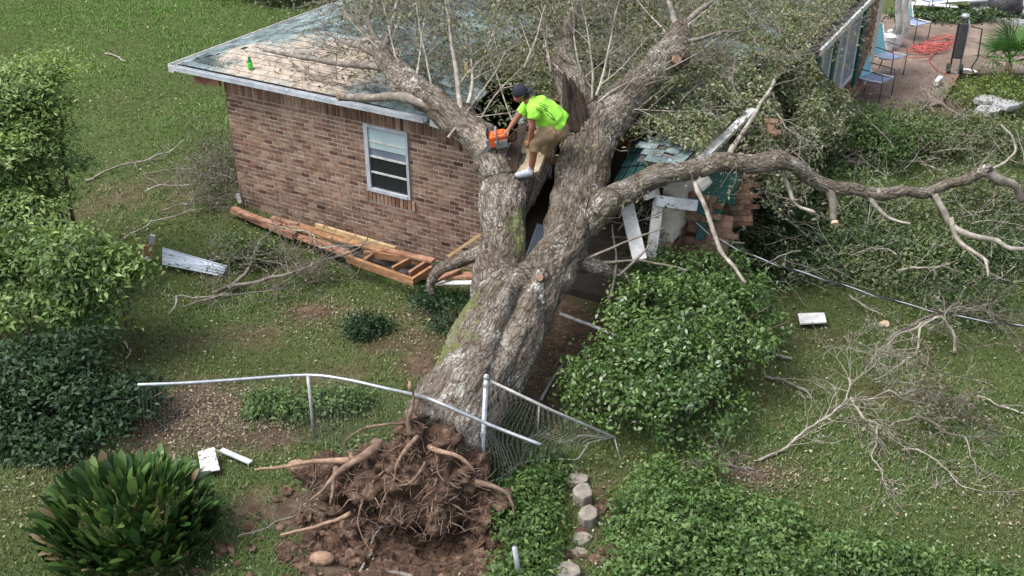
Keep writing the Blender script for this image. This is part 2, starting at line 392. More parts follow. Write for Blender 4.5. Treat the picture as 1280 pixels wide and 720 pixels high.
g = G('bark'); u = g.attr('buv').outputs['Vector']; w = g.nd('ShaderNodeNewGeometry').outputs['Position']
nf = g.noise(g.scaled(u, (1, 1, 0.34)), 9, 10, 0.72); ng = g.noise(u, 2.3, 6, 0.6)
cr = g.nd('ShaderNodeTexVoronoi'); cr.feature = 'DISTANCE_TO_EDGE'; cr.inputs['Scale'].default_value = 24; 
wob = g.mix(g.scaled(u, (1, 1, 0.26)), g.nd('ShaderNodeTexNoise', Scale=9.0, Detail=6.0).outputs['Color'], 0.10); g.ln(wob, cr.inputs['Vector'])
crk = g.math('MULTIPLY', cr.outputs['Distance'], 7.0); crk.node.use_clamp = True
fine = g.noise(g.scaled(u, (1, 1, 0.5)), 34, 8, 0.8)
bc = g.ramp(g.math('ADD', g.math('MULTIPLY', nf, 0.45), g.math('MULTIPLY', fine, 0.55)), [(0.38, (0.045, 0.036, 0.029)), (0.46, (0.14, 0.117, 0.095)), (0.53, (0.235, 0.207, 0.176)), (0.62, (0.37, 0.345, 0.305))])
bc = g.mix(bc, g.ramp(ng, [(0.35, (0.78, 0.71, 0.65)), (0.65, (1.16, 1.17, 1.17))]), 1.0, 'MULTIPLY')
bc = g.mix(g.mix(bc, (0.5, 0.47, 0.44), 1.0, 'MULTIPLY'), bc, crk)
li = g.math('MULTIPLY', g.math('SUBTRACT', g.math('ADD', g.noise(u, 27, 8, 0.78), g.math('MULTIPLY', g.noise(u, 2.4, 5), 0.6)), 0.86), 9.0); li.node.use_clamp = True
bc = g.mix(bc, (0.60, 0.60, 0.56), g.math('MULTIPLY', li, 0.85))
ms = g.math('MULTIPLY', g.math('SUBTRACT', g.math('ADD', g.noise(w, 7, 8, 0.72), g.math('MULTIPLY', g.attr('moss').outputs['Fac'], 0.5)), 0.66), 8.0); ms.node.use_clamp = True
bc = g.mix(bc, g.ramp(g.noise(w, 22), [(0.3, (0.09, 0.12, 0.03)), (0.7, (0.21, 0.24, 0.08))]), g.math('MULTIPLY', ms, 0.85))
ds = g.math('MULTIPLY', g.math('SUBTRACT', g.math('ADD', g.noise(w, 10, 7, 0.7), g.attr('dust').outputs['Fac']), 0.95), 4.0); ds.node.use_clamp = True
bc = g.mix(bc, (0.60, 0.50, 0.40), g.math('MULTIPLY', ds, 0.8))
g.base(bc); g.rough(0.92, 0.15)
g.bump(g.math('ADD', g.math('ADD', nf, g.math('MULTIPLY', fine, 0.7)), g.math('MULTIPLY', crk, 0.25)), 1.0, 0.045)

# ================================================================== GROUND
xs = np.concatenate([np.linspace(-400, -24, 12)[:-1], np.arange(-24, -8, 0.5), np.arange(-8, 8, 0.14), np.arange(8, 24, 0.5), np.linspace(24, 400, 12)])
ys = np.concatenate([np.linspace(-120, 4, 8)[:-1], np.arange(4, 16, 0.12), np.arange(16, 38, 0.4), np.linspace(38, 600, 14)])
X, Y = np.meshgrid(xs, ys); nx, ny = len(xs), len(ys)
Zg = gz(X, Y); V = np.stack([X.ravel(), Y.ravel(), Zg.ravel()], 1)
ii = (np.arange(ny - 1)[:, None] * nx + np.arange(nx - 1)[None, :]).ravel()
F = np.stack([ii, ii + 1, ii + 1 + nx, ii + nx], 1)
mesh_np('ground', V, F, 'ground', smooth=True, kind='structure', attrs={'dirt': dirt(X, Y).ravel()}, org=(0, 0, 0))

# patio and gravel drive beyond the house
pp = [at(x, y, z=0.09) for x, y in [(1035, 150), (1120, 150), (1178, 128), (1200, 92), (1290, 92), (1400, 70), (1400, 42), (1290, 38), (1215, 24), (1100, 18), (1040, 60)]]
MB().prism([(p.x, p.y, 0.10) for p in pp][::-1], (0, 0, -0.3)).build('patio', 'patio_ground', kind='structure')
pp = [at(x, y, z=0.12) for x, y in [(1222, 22), (1300, 32), (1420, 40), (1420, -40), (1190, -40)]]
MB().prism([(p.x, p.y, 0.125) for p in pp][::-1], (0, 0, -0.3)).build('gravel_drive', 'gravel', kind='structure')

def in_house(x, y):
    dx, dy = x - HO.x, y - HO.y
    s = dx * E1.x + dy * E1.y; t = dx * E2.x + dy * E2.y
    return (s > -0.02) & (s < 8.05) & (t > -0.02) & (t < 12)
PPX = [(p.x, p.y) for p in [at(x, y, z=0.09) for x, y in [(1035, 150), (1120, 150), (1178, 128), (1200, 92), (1290, 92), (1400, 70), (1400, -40), (1100, -20), (1040, 60)]]]
def in_poly(x, y, poly):
    r = np.zeros(len(x), bool); j = len(poly) - 1
    for i in range(len(poly)):
        (xi, yi), (xj, yj) = poly[i], poly[j]
        r ^= ((yi > y) != (yj > y)) & (x < (xj - xi) * (y - yi) / (yj - yi + 1e-12) + xi); j = i
    return r
def scatter_xy(n, y0=6.8, y1=33, pw=1.5):
    y = y0 + (y1 - y0) * RNG.random(n) ** pw
    x = (RNG.random(n) * 2 - 1) * (0.53 * y + 3.4)
    k = ~in_house(x, y) & ~in_poly(x, y, PPX); return x[k], y[k]
def unit(a): return a / (np.linalg.norm(a, axis=-1, keepdims=True) + 1e-9)

# grass blades: single slim triangles bent over
x, y = scatter_xy(500000)
k = RNG.random(len(x)) > dirt(x, y) * 0.93; x, y = x[k], y[k]; n = len(x)
patch = fbm(x * 0.6, y * 0.6, 3, 4)
h = (0.022 + 0.035 * RNG.random(n)) * (0.5 + 1.1 * patch) * (1 + 0.5 * np.clip((y - 15) / 22, 0, 1.0)); an = RNG.random(n) * 6.283
w_ = 0.006 + 0.005 * RNG.random(n) + 0.0004 * np.clip(y - 10, 0, 25)
B = np.stack([x, y, gz(x, y) - 0.005], 1); si = np.stack([np.cos(an), np.sin(an), 0 * an], 1); le = np.stack([-np.sin(an), np.cos(an), 0 * an], 1)
tip = B + le * (h * (0.3 + 0.9 * RNG.random(n)))[:, None] + np.array([0, 0, 1.0]) * h[:, None]
V = np.empty((n, 3, 3)); V[:, 0] = B - si * w_[:, None]; V[:, 1] = B + si * w_[:, None]; V[:, 2] = tip
far = np.clip((y - 16) / 12, 0, 1) * (x < 0)
pal = np.array([[0.085, 0.142, 0.046], [0.125, 0.180, 0.070], [0.21, 0.235, 0.13], [0.055, 0.092, 0.036]])
ci = RNG.choice(4, n, p=[0.42, 0.3, 0.13, 0.15]); c = pal[ci] * (0.6 + 0.85 * patch)[:, None] * (0.75 + 0.5 * RNG.random(n))[:, None]
dr = np.clip(fbm(x * 0.9 + 40, y * 0.9, 21, 3) - 0.42, 0, 1) * 3.0 * (1 - far * 0.7); dr = np.clip(dr, 0, 0.8)
c = c * (1 - dr[:, None]) + np.array([0.17, 0.165, 0.095]) * dr[:, None]; c = c * (1 - far[:, None]) + far[:, None] * c * np.array([0.98, 1.30, 0.80])
mesh_np('lawn_grass', V.reshape(-1, 3), np.arange(3 * n).reshape(-1, 3), 'grass_blade', col=np.repeat(c, 3, 0), kind='stuff', org=(0, 0, 0))
tag(bpy.data.objects['lawn_grass'], 'short patchy green lawn grass covering the yard', 'grass')

def leaf_quads(C, N, L, W, fold=0.2, T=None):
    n = len(C); N = unit(N)
    if T is None: T = RNG.normal(size=(n, 3))
    T = unit(T - N * (T * N).sum(1, keepdims=True)); Bt = np.cross(N, T)
    L = np.broadcast_to(L, n)[:, None]; W = np.broadcast_to(W, n)[:, None]
    V = np.empty((n, 4, 3)); V[:, 0] = C - T * L / 2; V[:, 2] = C + T * L / 2 - N * fold * L * 0.4
    V[:, 1] = C - Bt * W / 2 + N * fold * W + T * L * 0.05; V[:, 3] = C + Bt * W / 2 + N * fold * W + T * L * 0.05
    return V.reshape(-1, 3), np.arange(4 * n).reshape(-1, 4)
# fallen leaves and chips on the lawn
x, y = scatter_xy(80000, pw=1.3); n = len(x)
k = RNG.random(n) < -0.95 + 2.7 * fbm(x * 0.9, y * 0.9, 55, 4) + 0.25 * (x > -3) - 0.32 * (y > 17) * (x < 0); x, y = x[k], y[k]; n = len(x)
N = unit(np.stack([RNG.normal(0, 0.35, n), RNG.normal(0, 0.35, n), np.ones(n)], 1))
pal = np.array([[0.33, 0.34, 0.22], [0.20, 0.15, 0.09], [0.13, 0.16, 0.06], [0.40, 0.39, 0.29], [0.27, 0.20, 0.12], [0.17, 0.22, 0.08]])
c = pal[RNG.choice(6, n, p=[0.2, 0.22, 0.2, 0.1, 0.13, 0.15])] * (0.75 + 0.5 * RNG.random(n))[:, None]
L = (0.014 + 0.042 * RNG.random(n) ** 2.2) * (1 + np.clip((y - 14) / 25, 0, 0.8))
V, F = leaf_quads(np.stack([x, y, gz(x, y) + 0.03 + 0.03 * RNG.random(n)], 1), N, L, L * (0.45 + 0.2 * RNG.random(n)))
o = mesh_np('leaf_litter', V, F, 'litter', col=np.repeat(c, 4, 0), kind='stuff', org=(0, 0, 0)); tag(o, 'pale and brown fallen leaves strewn over the lawn', 'leaves')

# thick dry leaf litter on the worn patches
Cx, Cy = [], []
for (px, py, sx, sy, m_) in [(250, 520, .85, .45, 3600), (400, 395, .8, .35, 900), (530, 400, .6, .4, 800), (720, 440, .6, .7, 900), (920, 590, .6, .25, 900), (1010, 430, .8, .7, 500), (170, 255, 1.2, 1.1, 700)]:
    q = at(px, py, z=0); Cx.append(q.x + RNG.normal(0, sx, m_)); Cy.append(q.y + RNG.normal(0, sy, m_))
x, y = np.concatenate(Cx), np.concatenate(Cy); k = ~in_house(x, y); x, y = x[k], y[k]; n = len(x)
N = unit(np.stack([RNG.normal(0, .4, n), RNG.normal(0, .4, n), np.ones(n)], 1)); pal = np.array([[.20, .155, .105], [.26, .21, .145], [.14, .10, .07], [.32, .28, .21], [.16, .155, .085]])
L = .016 + .036 * RNG.random(n); V, F = leaf_quads(np.stack([x, y, gz(x, y) + .012 + .02 * RNG.random(n)], 1), N, L, L * .5)
o = mesh_np('dry_leaf_litter', V, F, 'litter', col=np.repeat(pal[RNG.integers(0, 5, n)] * (.7 + .6 * RNG.random(n))[:, None], 4, 0), kind='stuff', org=(0, 0, 0)); tag(o, 'tan dry leaves thick on the worn patches of lawn', 'leaves')

# ================================================================== HOUSE
WT = 2.36
house = thing('brick_house', 'single-storey brown brick house with teal shingle roof crushed by the fallen tree', 'house', hp(4, 4, 0))
def ztop(s):
    if s < 4.2: return WT
    if s < 5.25: return WT - (s - 4.2) * 0.27
    return 0.0
WIN = (2.86, 3.69, 0.97, 2.11)
wall = MB()
def slab(s0, s1, z0, z1): wall.obb(hp((s0 + s1) / 2, 0.107, (z0 + z1) / 2), E1 * (s1 - s0) / 2, E2 * 0.1, Vector((0, 0, (z1 - z0) / 2)))
slab(0.012, WIN[0], -0.3, WT); slab(WIN[0], WIN[1], -0.3, WIN[2]); slab(WIN[0], WIN[1], WIN[3], WT); slab(WIN[1], 4.2, -0.3, WT)
for i in range(5):
    s0 = 4.2 + i * 0.2; slab(s0, s0 + 0.2, -0.3, ztop(s0 + 0.1) - 0.02)
wall_o = wall.build('wall', 'mortar', house)
lw = MB(); lw.obb(hp(0.112, 6.1, 1.03), E1 * 0.1, E2 * 5.88, Vector((0, 0, 1.33))); lw.build('wall', 'mortar', house)
lw = MB(); lw.obb(hp(7.89, 3.0, 1.03), E1 * 0.1, E2 * 2.78, Vector((0, 0, 1.33))); lw.obb(hp(8.19, 9.0, 1.03), E1 * 0.1, E2 * 3.2, Vector((0, 0, 1.33))); side_wall = lw.build('wall', 'mortar', house)
lw = MB(); lw.obb(hp(4, 11.9, 1.03), E1 * 3.78, E2 * 0.1, Vector((0, 0, 1.33))); lw.build('wall', 'mortar', house)
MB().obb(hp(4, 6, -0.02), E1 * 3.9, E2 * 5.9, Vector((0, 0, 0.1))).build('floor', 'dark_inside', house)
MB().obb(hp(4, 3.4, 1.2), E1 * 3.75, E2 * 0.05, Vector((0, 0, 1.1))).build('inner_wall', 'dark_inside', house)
# bricks of the front wall
BL, BH, JT = 0.168, 0.060, 0.0155
full, other = [], MB()
def addbrick(s0, s1, z0, z1, t=0.0):
    j = random.uniform(-0.003, 0.003)
    other.obb(hp((s0 + s1) / 2, t + j + 0.045, (z0 + z1) / 2), E1 * (s1 - s0) / 2, E2 * 0.045, Vector((0, 0, (z1 - z0) / 2)))
nz = 0; z = 0.0
while z + BH < WT - 0.2:
    s = -(BL + JT) / 2 if nz % 2 else 0.0
    while s < 8.0:
        s0, s1 = max(0, s), min(8.0, s + BL); s += BL + JT
        if s1 - s0 < 0.05: continue
        sm = (s0 + s1) / 2
        if z + BH > ztop(sm) - (0.2 if sm < 5.25 else random.uniform(0, 0.15)): continue
        parts = [(s0, s1)]
        if z + BH > WIN[2] - 0.18 and z < WIN[3]:
            a, b = WIN[0] - 0.005, WIN[1] + 0.005; parts = []
            if s0 < a: parts.append((s0, min(s1, a - 0.006)))
            if s1 > b: parts.append((max(s0, b + 0.006), s1))
        for (a, b) in parts:
            if b - a < 0.03: continue
            if b - a > BL - 0.001 and b < 4.72: full.append((a + BL / 2, z + BH / 2))
            else: addbrick(a, b, z, z + BH)
    z += BH + JT; nz += 1
ztopc = z
full.sort(key=lambda q: -q[0])
first = None
for i, (s, zz) in enumerate(full):
    if i < 300:
        org = hp(s, random.uniform(-0.003, 0.003), zz)
        if first is None:
            m = MB(); m.obb(org + E2 * 0.045, E1 * BL / 2, E2 * 0.045, Vector((0, 0, BH / 2))); first = m.build('brick', 'brick_single', wall_o, org=org)
        else: dup(first, 'brick', wall_o, org)
    else: addbrick(s - BL / 2, s + BL / 2, zz - BH / 2, zz + BH / 2)
s = 0.0                                                 # soldier course under the eave, brick sill under the window
while s < 5.2:
    dz = ztop(s + 0.03) - WT
    if not (WIN[0] - 0.05 < s < WIN[1] and WIN[3] > WT - 0.19): addbrick(s, s + BH, ztopc + dz, min(WT, ztopc + 0.2) + dz, -0.004)
    s += BH + JT
s = WIN[0] - 0.06
while s < WIN[1] + 0.04: addbrick(s, s + BH, WIN[2] - 0.18, WIN[2] - 0.015, -0.028); s += BH + JT
other.build('bricks', 'brick_joined', wall_o, kind='stuff')
# bricks of the right side wall (seen at a grazing angle)
other = MB(); z = 0.0; nz = 0
while z + BH < 2.3:
    t = -(BL + JT) / 2 if nz % 2 else 0.0
    while t < 11.5:
        if t > -0.01 and not (t < 2.4 and z > 1.2 + 0.3 * noise.noise(Vector((t * 2, 9, 0)))):
            other.obb(hp((8.0 if t < 5.8 else 8.3) - 0.045 + random.uniform(-0.003, 0.003), t + BL / 2, z + BH / 2), E2 * BL / 2, E1 * 0.045, Vector((0, 0, BH / 2)))
        t += BL + JT
    z += BH + JT; nz += 1
other.build('bricks', 'brick_joined', side_wall, kind='stuff')

# front window
def fbar(mb, s0, s1, z0, z1, t0, t1): return mb.obb(hp((s0 + s1) / 2, (t0 + t1) / 2, (z0 + z1) / 2), E1 * (s1 - s0) / 2, E2 * (t1 - t0) / 2, Vector((0, 0, (z1 - z0) / 2)))
a, b, c0, c1 = WIN
m = MB(); fbar(m, a, a + 0.075, c0, c1, -0.035, 0.08); fbar(m, b - 0.045, b, c0, c1, -0.035, 0.08); fbar(m, a + 0.075, b - 0.045, c1 - 0.05, c1, -0.033, 0.08); fbar(m, a + 0.075, b - 0.045, c0, c0 + 0.055, -0.045, 0.08)
win = m.build('window', 'gutter_paint', house)
rails = [c0 + 0.055 + (c1 - c0 - 0.105) * f for f in (0.27, 0.53, 0.78)]
for zz in rails: fbar(MB(), a + 0.075, b - 0.045, zz - 0.014, zz + 0.014, -0.015, 0.03).build('sash_rail', 'white_paint', win)
lv = [c0 + 0.055] + rails + [c1 - 0.05]
for i in range(4): fbar(MB(), a + 0.075, b - 0.045, lv[i] + 0.014, lv[i + 1] - 0.014, 0.004, 0.012).build('pane', 'window_glass' if i < 2 else 'screen_glass', win)
fbar(MB(), a + 0.075, b - 0.045, lv[3] + 0.016, lv[4] - 0.016, -0.006, 0.001).build('blind', 'blind', win)
fbar(MB(), a + 0.075, b - 0.045, lv[2] + 0.14, lv[3] - 0.016, -0.006, 0.001).build('blind', 'blind', win)

# roof
SE0, SE1, TE0, TE1, ZE = -0.9, 8.1, -0.12, 12.2, 2.50
def sag(s, t): return 0.55 * math.exp(-((s - 5.6) / 1.1) ** 2) * math.exp(-(max(0, t - 1.5) / 2.5) ** 2)
def rz(s, t): return ZE + 0.22 * max(0, min(s - SE0, SE1 - s, t - TE0, TE1 - t)) - sag(s, t)
def hole(s, t): return (6.5 < s < 7.45 and t < 1.55 + .3 * noise.noise(Vector((s * 3, 2, 2)))) or t < 3.0 + 0.5 * noise.noise(Vector((s * 2, 0, 4))) and 4.45 + 0.3 * noise.noise(Vector((t * 2, 5, 1))) < s < 6.75 + 0.35 * noise.noise(Vector((t * 2, 8, 1)))
def st_of(p): d = Vector((p.x, p.y, 0)) - HO; return d.dot(E1), d.dot(E2)
def rp(px, py, dz=0.0):
    z = 2.9
    for _ in range(14): p = at(px, py, z=z); s, t = st_of(p); z = 0.5 * z + 0.5 * (rz(s, t) + dz)
    return at(px, py, z=z)
dustc = [(st_of(rp(x, y)), r, w) for (x, y), r, w in [((330, 84), 0.95, 1.0), ((400, 92), 1.1, 1.1), ((440, 75), 1.1, 1.05), ((310, 66), 0.8, 0.8), ((480, 95), 0.8, 0.7), ((380, 60), 0.9, 0.75), ((290, 88), 0.6, .7), ((700, 70), 1.0, 0.9), ((860, 160), 1.0, 0.75), ((900, 90), 1.5, 0.8), ((640, 90), 0.7, 0.9)]]
def dusty(s, t): return max(w * math.exp(-((s - c[0]) ** 2 + 1.6 * (t - c[1]) ** 2) / r / r) for c, r, w in dustc)
dk = MB(); NS, NT = 45, 60
for i in range(NS):
    for j in range(NT):
        s0, s1 = SE0 + (SE1 - SE0) * i / NS, SE0 + (SE1 - SE0) * (i + 1) / NS; t0, t1 = TE0 + (TE1 - TE0) * j / NT, TE0 + (TE1 - TE0) * (j + 1) / NT
        if hole((s0 + s1) / 2, (t0 + t1) / 2): continue
        dk.add([hp(s, t, rz(s, t) - 0.012) for s, t in ((s0, t0), (s1, t0), (s1, t1), (s0, t1))], [(0, 1, 2, 3)])
roof = dk.build('roof', 'dark_felt', house)
sh = MB(); du = []
def tab(P, lift=0.018):
    """P: four (s,t) low-left, low-right, high-right, high-left"""
    if hole(sum(p[0] for p in P) / 4, sum(p[1] for p in P) / 4): return
    up = [hp(s, t, rz(s, t) + (lift if i < 2 else 0.004)) for i, (s, t) in enumerate(P)]; dn = [p - Vector((0, 0, 0.009)) for p in up]
    sh.add(up + dn, [(0, 1, 2, 3), (0, 4, 5, 1), (1, 5, 6, 2), (3, 7, 4, 0)])
    d = [dusty(s, t) for s, t in P]; du.extend(d + d)
EXP, TW = 0.145, 0.3
for row in range(42):
    b0, b1 = row * EXP, row * EXP + EXP * 1.15; off = random.uniform(0, TW)
    for side in range(3):
        Lm = SE1 - SE0 if side == 0 else TE1 - TE0
        k = -1
        while True:
            k += 1; a0 = k * TW - off + 0.004; a1 = a0 + TW - 0.008
            if a0 > Lm: break
            am = (a0 + a1) / 2
            if am < b0 + 0.03 or am > Lm - b0 - 0.03: continue
            a0, a1 = max(a0, 0), min(a1, Lm)
            if side == 0: P = [(SE0 + a0, TE0 + b0), (SE0 + a1, TE0 + b0), (SE0 + a1, TE0 + b1), (SE0 + a0, TE0 + b1)]
            elif side == 1: P = [(SE0 + b0, TE0 + a1), (SE0 + b0, TE0 + a0), (SE0 + b1, TE0 + a0), (SE0 + b1, TE0 + a1)]
            else: P = [(SE1 - b0, TE0 + a0), (SE1 - b0, TE0 + a1), (SE1 - b1, TE0 + a1), (SE1 - b1, TE0 + a0)]
            if side and b0 > 4.4: continue
            if side == 0 and b0 > 4.5: continue
            tab(P)
mesh_np('shingles', np.array(sh.v), sh.f, 'shingle', roof, kind='stuff', attrs={'dust': np.array(du)})
# gutters, fascias, soffit
def bar3(name, mat, p0, p1, w, h, par=None): return MB().board(p0, p1, w, h).build(name, mat, par or roof)
gt = MB()
for dt, z0, z1 in ((-0.10, 2.432, 2.50), (0.0, 2.432, 2.485)): gt.obb(hp((SE0 + 4.15) / 2, TE0 - 0.02 + dt, (z0 + z1) / 2), E1 * (4.15 - SE0) / 2, E2 * 0.008, Vector((0, 0, (z1 - z0) / 2)))
gt.obb(hp((SE0 + 4.15) / 2, TE0 - 0.07, 2.43), E1 * (4.15 - SE0) / 2, E2 * 0.06, Vector((0, 0, 0.006)))
gt.build('gutter', 'gutter_paint', roof)
gt = MB()
for ds, z0, z1 in ((-0.11, 2.41, 2.505), (0.0, 2.41, 2.49)): gt.obb(hp(SE0 - 0.01 + ds, (TE0 + 9.0) / 2 - 0.06, (z0 + z1) / 2), E2 * (9.0 - TE0) / 2, E1 * 0.008, Vector((0, 0, (z1 - z0) / 2)))
gt.obb(hp(SE0 - 0.065, (TE0 + 9.0) / 2 - 0.06, 2.45), E2 * (9.0 - TE0) / 2, E1 * 0.055, Vector((0, 0, 0.006)))
gt.obb(hp(SE0 - 0.065, TE0 - 0.075, 2.43), E1 * 0.06, E2 * 0.01, Vector((0, 0, 0.06)))
gt.build('gutter', 'white_paint', roof)
MB().obb(hp(SE0 / 2, 5.8, 2.37), E1 * (-SE0 / 2 - 0.02), E2 * 5.8, Vector((0, 0, 0.01))).build('soffit', 'soffit', roof)
bar3('rafter_tail', 'lumber_red', hp(-0.55, -0.09, 2.28), hp(-0.03, -0.05, 2.30), 0.06, 0.12)
# right eave boards
def seg(px0, py0, px1, py1, z0, z1): return at(px0, py0, z=z0), at(px1, py1, z=z1)
p0, p1 = seg(874, 202, 941, 137, 2.46, 2.50); bar3('fascia_board', 'white_paint', p0, p1, 0.12, 0.05)
bar3('fascia_board', 'white_paint', hp(8.42, 5.9, 2.46), hp(8.42, 12.1, 2.46), 0.05, 0.11)
MB().obb(hp(8.2, 9.0, 2.49), E1 * .2, E2 * 3.2, Vector((0, 0, .015))).build('eave_strip', 'dark_felt', roof)
bar3('drip_edge', 'worn_white', hp(8.12, 3.4, 2.50), hp(8.14, 5.8, 2.49), 0.08, 0.05)
bar3('soffit', 'white_paint', hp(8.36, 6.0, 2.395), hp(8.36, 11.8, 2.395), 0.10, 0.012)
# flashing scrap at the gutter's broken end
p0, p1 = at(540, 152, y=13.9), at(556, 157, y=13.8); bar3('gutter_end', 'white_paint', p0, p1, 0.12, 0.09)

# crushed eave at the right of the tree: dark-green shingled section hanging down, single shingles
Q0, Q1, Q2 = at(766, 229, y=13.05), at(832, 222, y=12.95), at(794, 176, y=13.9)
ua, ub = (Q1 - Q0), (Q2 - Q0); un = ua.cross(ub).normalized()
sec = MB().obb(Q0 + ua * 0.5 + ub * 0.5 - un * 0.04, ua * 0.5, ub * 0.5, un * 0.02).build('roof_section', 'dark_felt', house)
for r_ in range(3):
    for c_ in range(6):
        m = MB(); cc = Q0 + ua * ((c_ + 0.5) / 6) + ub * ((r_ + 0.5) / 3)
        tl = un * random.uniform(0.0, 0.015)
        m.obb(cc + tl, ua * (0.5 / 6) * 0.86, ub * (0.5 / 3) * 0.98 + un * -0.012, un * 0.006); m.build('shingle', 'shingle_dark', sec)
MB().board(Q0 - un * 0.03 + ua * 0.0, Q1 - un * 0.03, 0.05, 0.05).build('drip_edge', 'galvanised', sec)
# broken porch posts, beam and wall pieces
def pl(px0, py0, y0, px1, py1, y1, w, h, name, mat, par=house, up=(0, -1, 0.3), bevel=0.006):
    return MB().board(at(px0, py0, y=y0), at(px1, py1, y=y1), w, h, up).build(name, mat, par, bevel=bevel)
pl(783, 256, 12.75, 800, 326, 12.2, 0.19, 0.12, 'porch_post', 'white_paint')
pl(823, 252, 13.1, 813, 326, 12.9, 0.14, 0.11, 'porch_post', 'worn_white')
pl(818, 250, 13.05, 872, 257, 12.9, 0.15, 0.11, 'porch_beam', 'gutter_paint')
pl(806, 243, 12.9, 822, 236, 13.1, 0.17, 0.05, 'soffit_scrap', 'white_paint')
pl(765, 235, 13.2, 858, 227, 13.1, 0.10, 0.04, 'drip_edge', 'galvanised_dull')
pl(872, 235, 13.0, 886, 222, 13.1, 0.17, 0.11, 'downspout_elbow', 'white_paint', bevel=0.04)
pl(880, 270, 13.3, 905, 215, 13.7, 0.42, 0.04, 'shutter', 'shutter_green')
pl(908, 255, 13.7, 916, 205, 14.1, 0.24, 0.04, 'shutter', 'shutter_green')
pl(874, 300, 13.2, 886, 245, 13.5, 0.12, 0.03, 'shutter', 'shutter_green')
pl(664, 322, 12.9, 678, 282, 13.3, 0.16, 0.04, 'ceiling_panel', 'sheet_metal')
# toppled brick panels beside the broken corner: single bricks
def brick_panel(px, py, y, cols, rows, dira, dirb):
    c = at(px, py, y=y); a = Vector(dira).normalized(); b = Vector(dirb); b = (b - a * b.dot(a)).normalized(); n_ = a.cross(b).normalized()
    pan = MB().obb(c + a * (cols * 0.22 / 2) + b * (rows * 0.08 / 2) , a * cols * 0.105, b * rows * 0.0385, n_ * 0.03).build('wall', 'soffit', house)
    for r_ in range(rows):
        for k in range(cols):
            if random.random() < 0.14 + (0.3 if r_ > rows - 3 else 0): continue
            q = c + a * (0.22 * (k + 0.5 + 0.5 * (r_ % 2))) + b * (0.08 * (r_ + 0.5))
            MB().obb(q + n_ * random.uniform(-0.006, 0.006), a * 0.1, b * 0.033, n_ * 0.046).build('brick', 'brick_single', pan)
brick_panel(836, 268, 13.6, 3, 5, E1, (0, 0.25, 1))
brick_panel(850, 335, 13.3, 3, 11, (0.85, -0.5, 0.05), (0.1, 0.45, 1))
brick_panel(906, 285, 13.9, 2, 12, (0.8, -0.45, 0.3), (0.35, 0.25, 1))
brick_panel(932, 172, 15.0, 2, 4, (0.8, -0.45, 0.1), (0.2, 0.4, 1))
# right side wall: tall windows and shutters along the patio
def sbox(name, mat, par, t0, t1, z0, z1, s0, s1): return MB().obb(hp((s0 + s1) / 2, (t0 + t1) / 2, (z0 + z1) / 2), E1 * (s1 - s0) / 2, E2 * (t1 - t0) / 2, Vector((0, 0, (z1 - z0) / 2))).build(name, mat, par)
for (t0, t1, z0, z1) in [(6.55, 7.15, 0.5, 2.3), (7.85, 8.4, 1.0, 2.3), (8.55, 9.5, 1.0, 2.3)]:
    w = sbox('window', 'screen_glass', house, t0, t1, z0, z1, 8.302, 8.33)
    for nm, q in (('jamb', (t0 - 0.07, t0, z0, z1)), ('jamb', (t1, t1 + 0.07, z0, z1)), ('sill', (t0 - 0.07, t1 + 0.07, z0 - 0.06, z0)), ('head', (t0 - 0.07, t1 + 0.07, z1, z1 + 0.05))): sbox(nm, 'white_paint', w, *q, 8.304, 8.36)
for (t0, t1, z0, z1) in [(6.1, 6.4, 0.5, 2.3), (7.4, 7.7, 0.9, 2.3), (9.9, 10.25, 0.6, 2.3)]:
    sh_ = sbox('shutter', 'shutter_green', house, t0, t1, z0, z1, 8.302, 8.345)
    for k in range(14): sbox('slat', 'shutter_green', sh_, t0 + 0.04, t1 - 0.04, z0 + 0.06 + k * (z1 - z0 - 0.1) / 14, z0 + 0.06 + (k + 0.6) * (z1 - z0 - 0.1) / 14, 8.345, 8.356)
# downspout elbow at the left corner, splintered rafters in the hole
pl(297, 242, 16.7, 301, 254, 16.65, 0.08, 0.07, 'downspout', 'white_paint', bevel=0.02)
for i in range(16):
    s = random.uniform(4.4, 6.9); t = random.uniform(0.1, 2.6)
    MB().board(hp(s, t, random.uniform(1.3, 2.3)), hp(s + random.uniform(-0.9, 0.9), t + random.uniform(0.4, 1.6), random.uniform(1.7, 2.9)), 0.045, 0.14).build('rafter', random.choice(['lumber_red', 'lumber', 'lumber_red', 'lumber_pale']), house)
for i in range(7):
    s = random.uniform(4.5, 6.8); t = random.uniform(0.6, 2.8); a_ = Vector((random.uniform(-1, 1), random.uniform(-1, 1), random.uniform(-.7, .7))).normalized(); b_ = a_.cross(Vector((random.random(), 0.3, 1))).normalized()
    MB().obb(hp(s, t, random.uniform(2.0, 2.7)), a_ * random.uniform(0.2, 0.45), b_ * random.uniform(0.15, 0.3), a_.cross(b_) * 0.008).build('roof_scrap', random.choice(['sheet_metal', 'shingle_dark', 'dark_felt', 'lumber_red']), house)

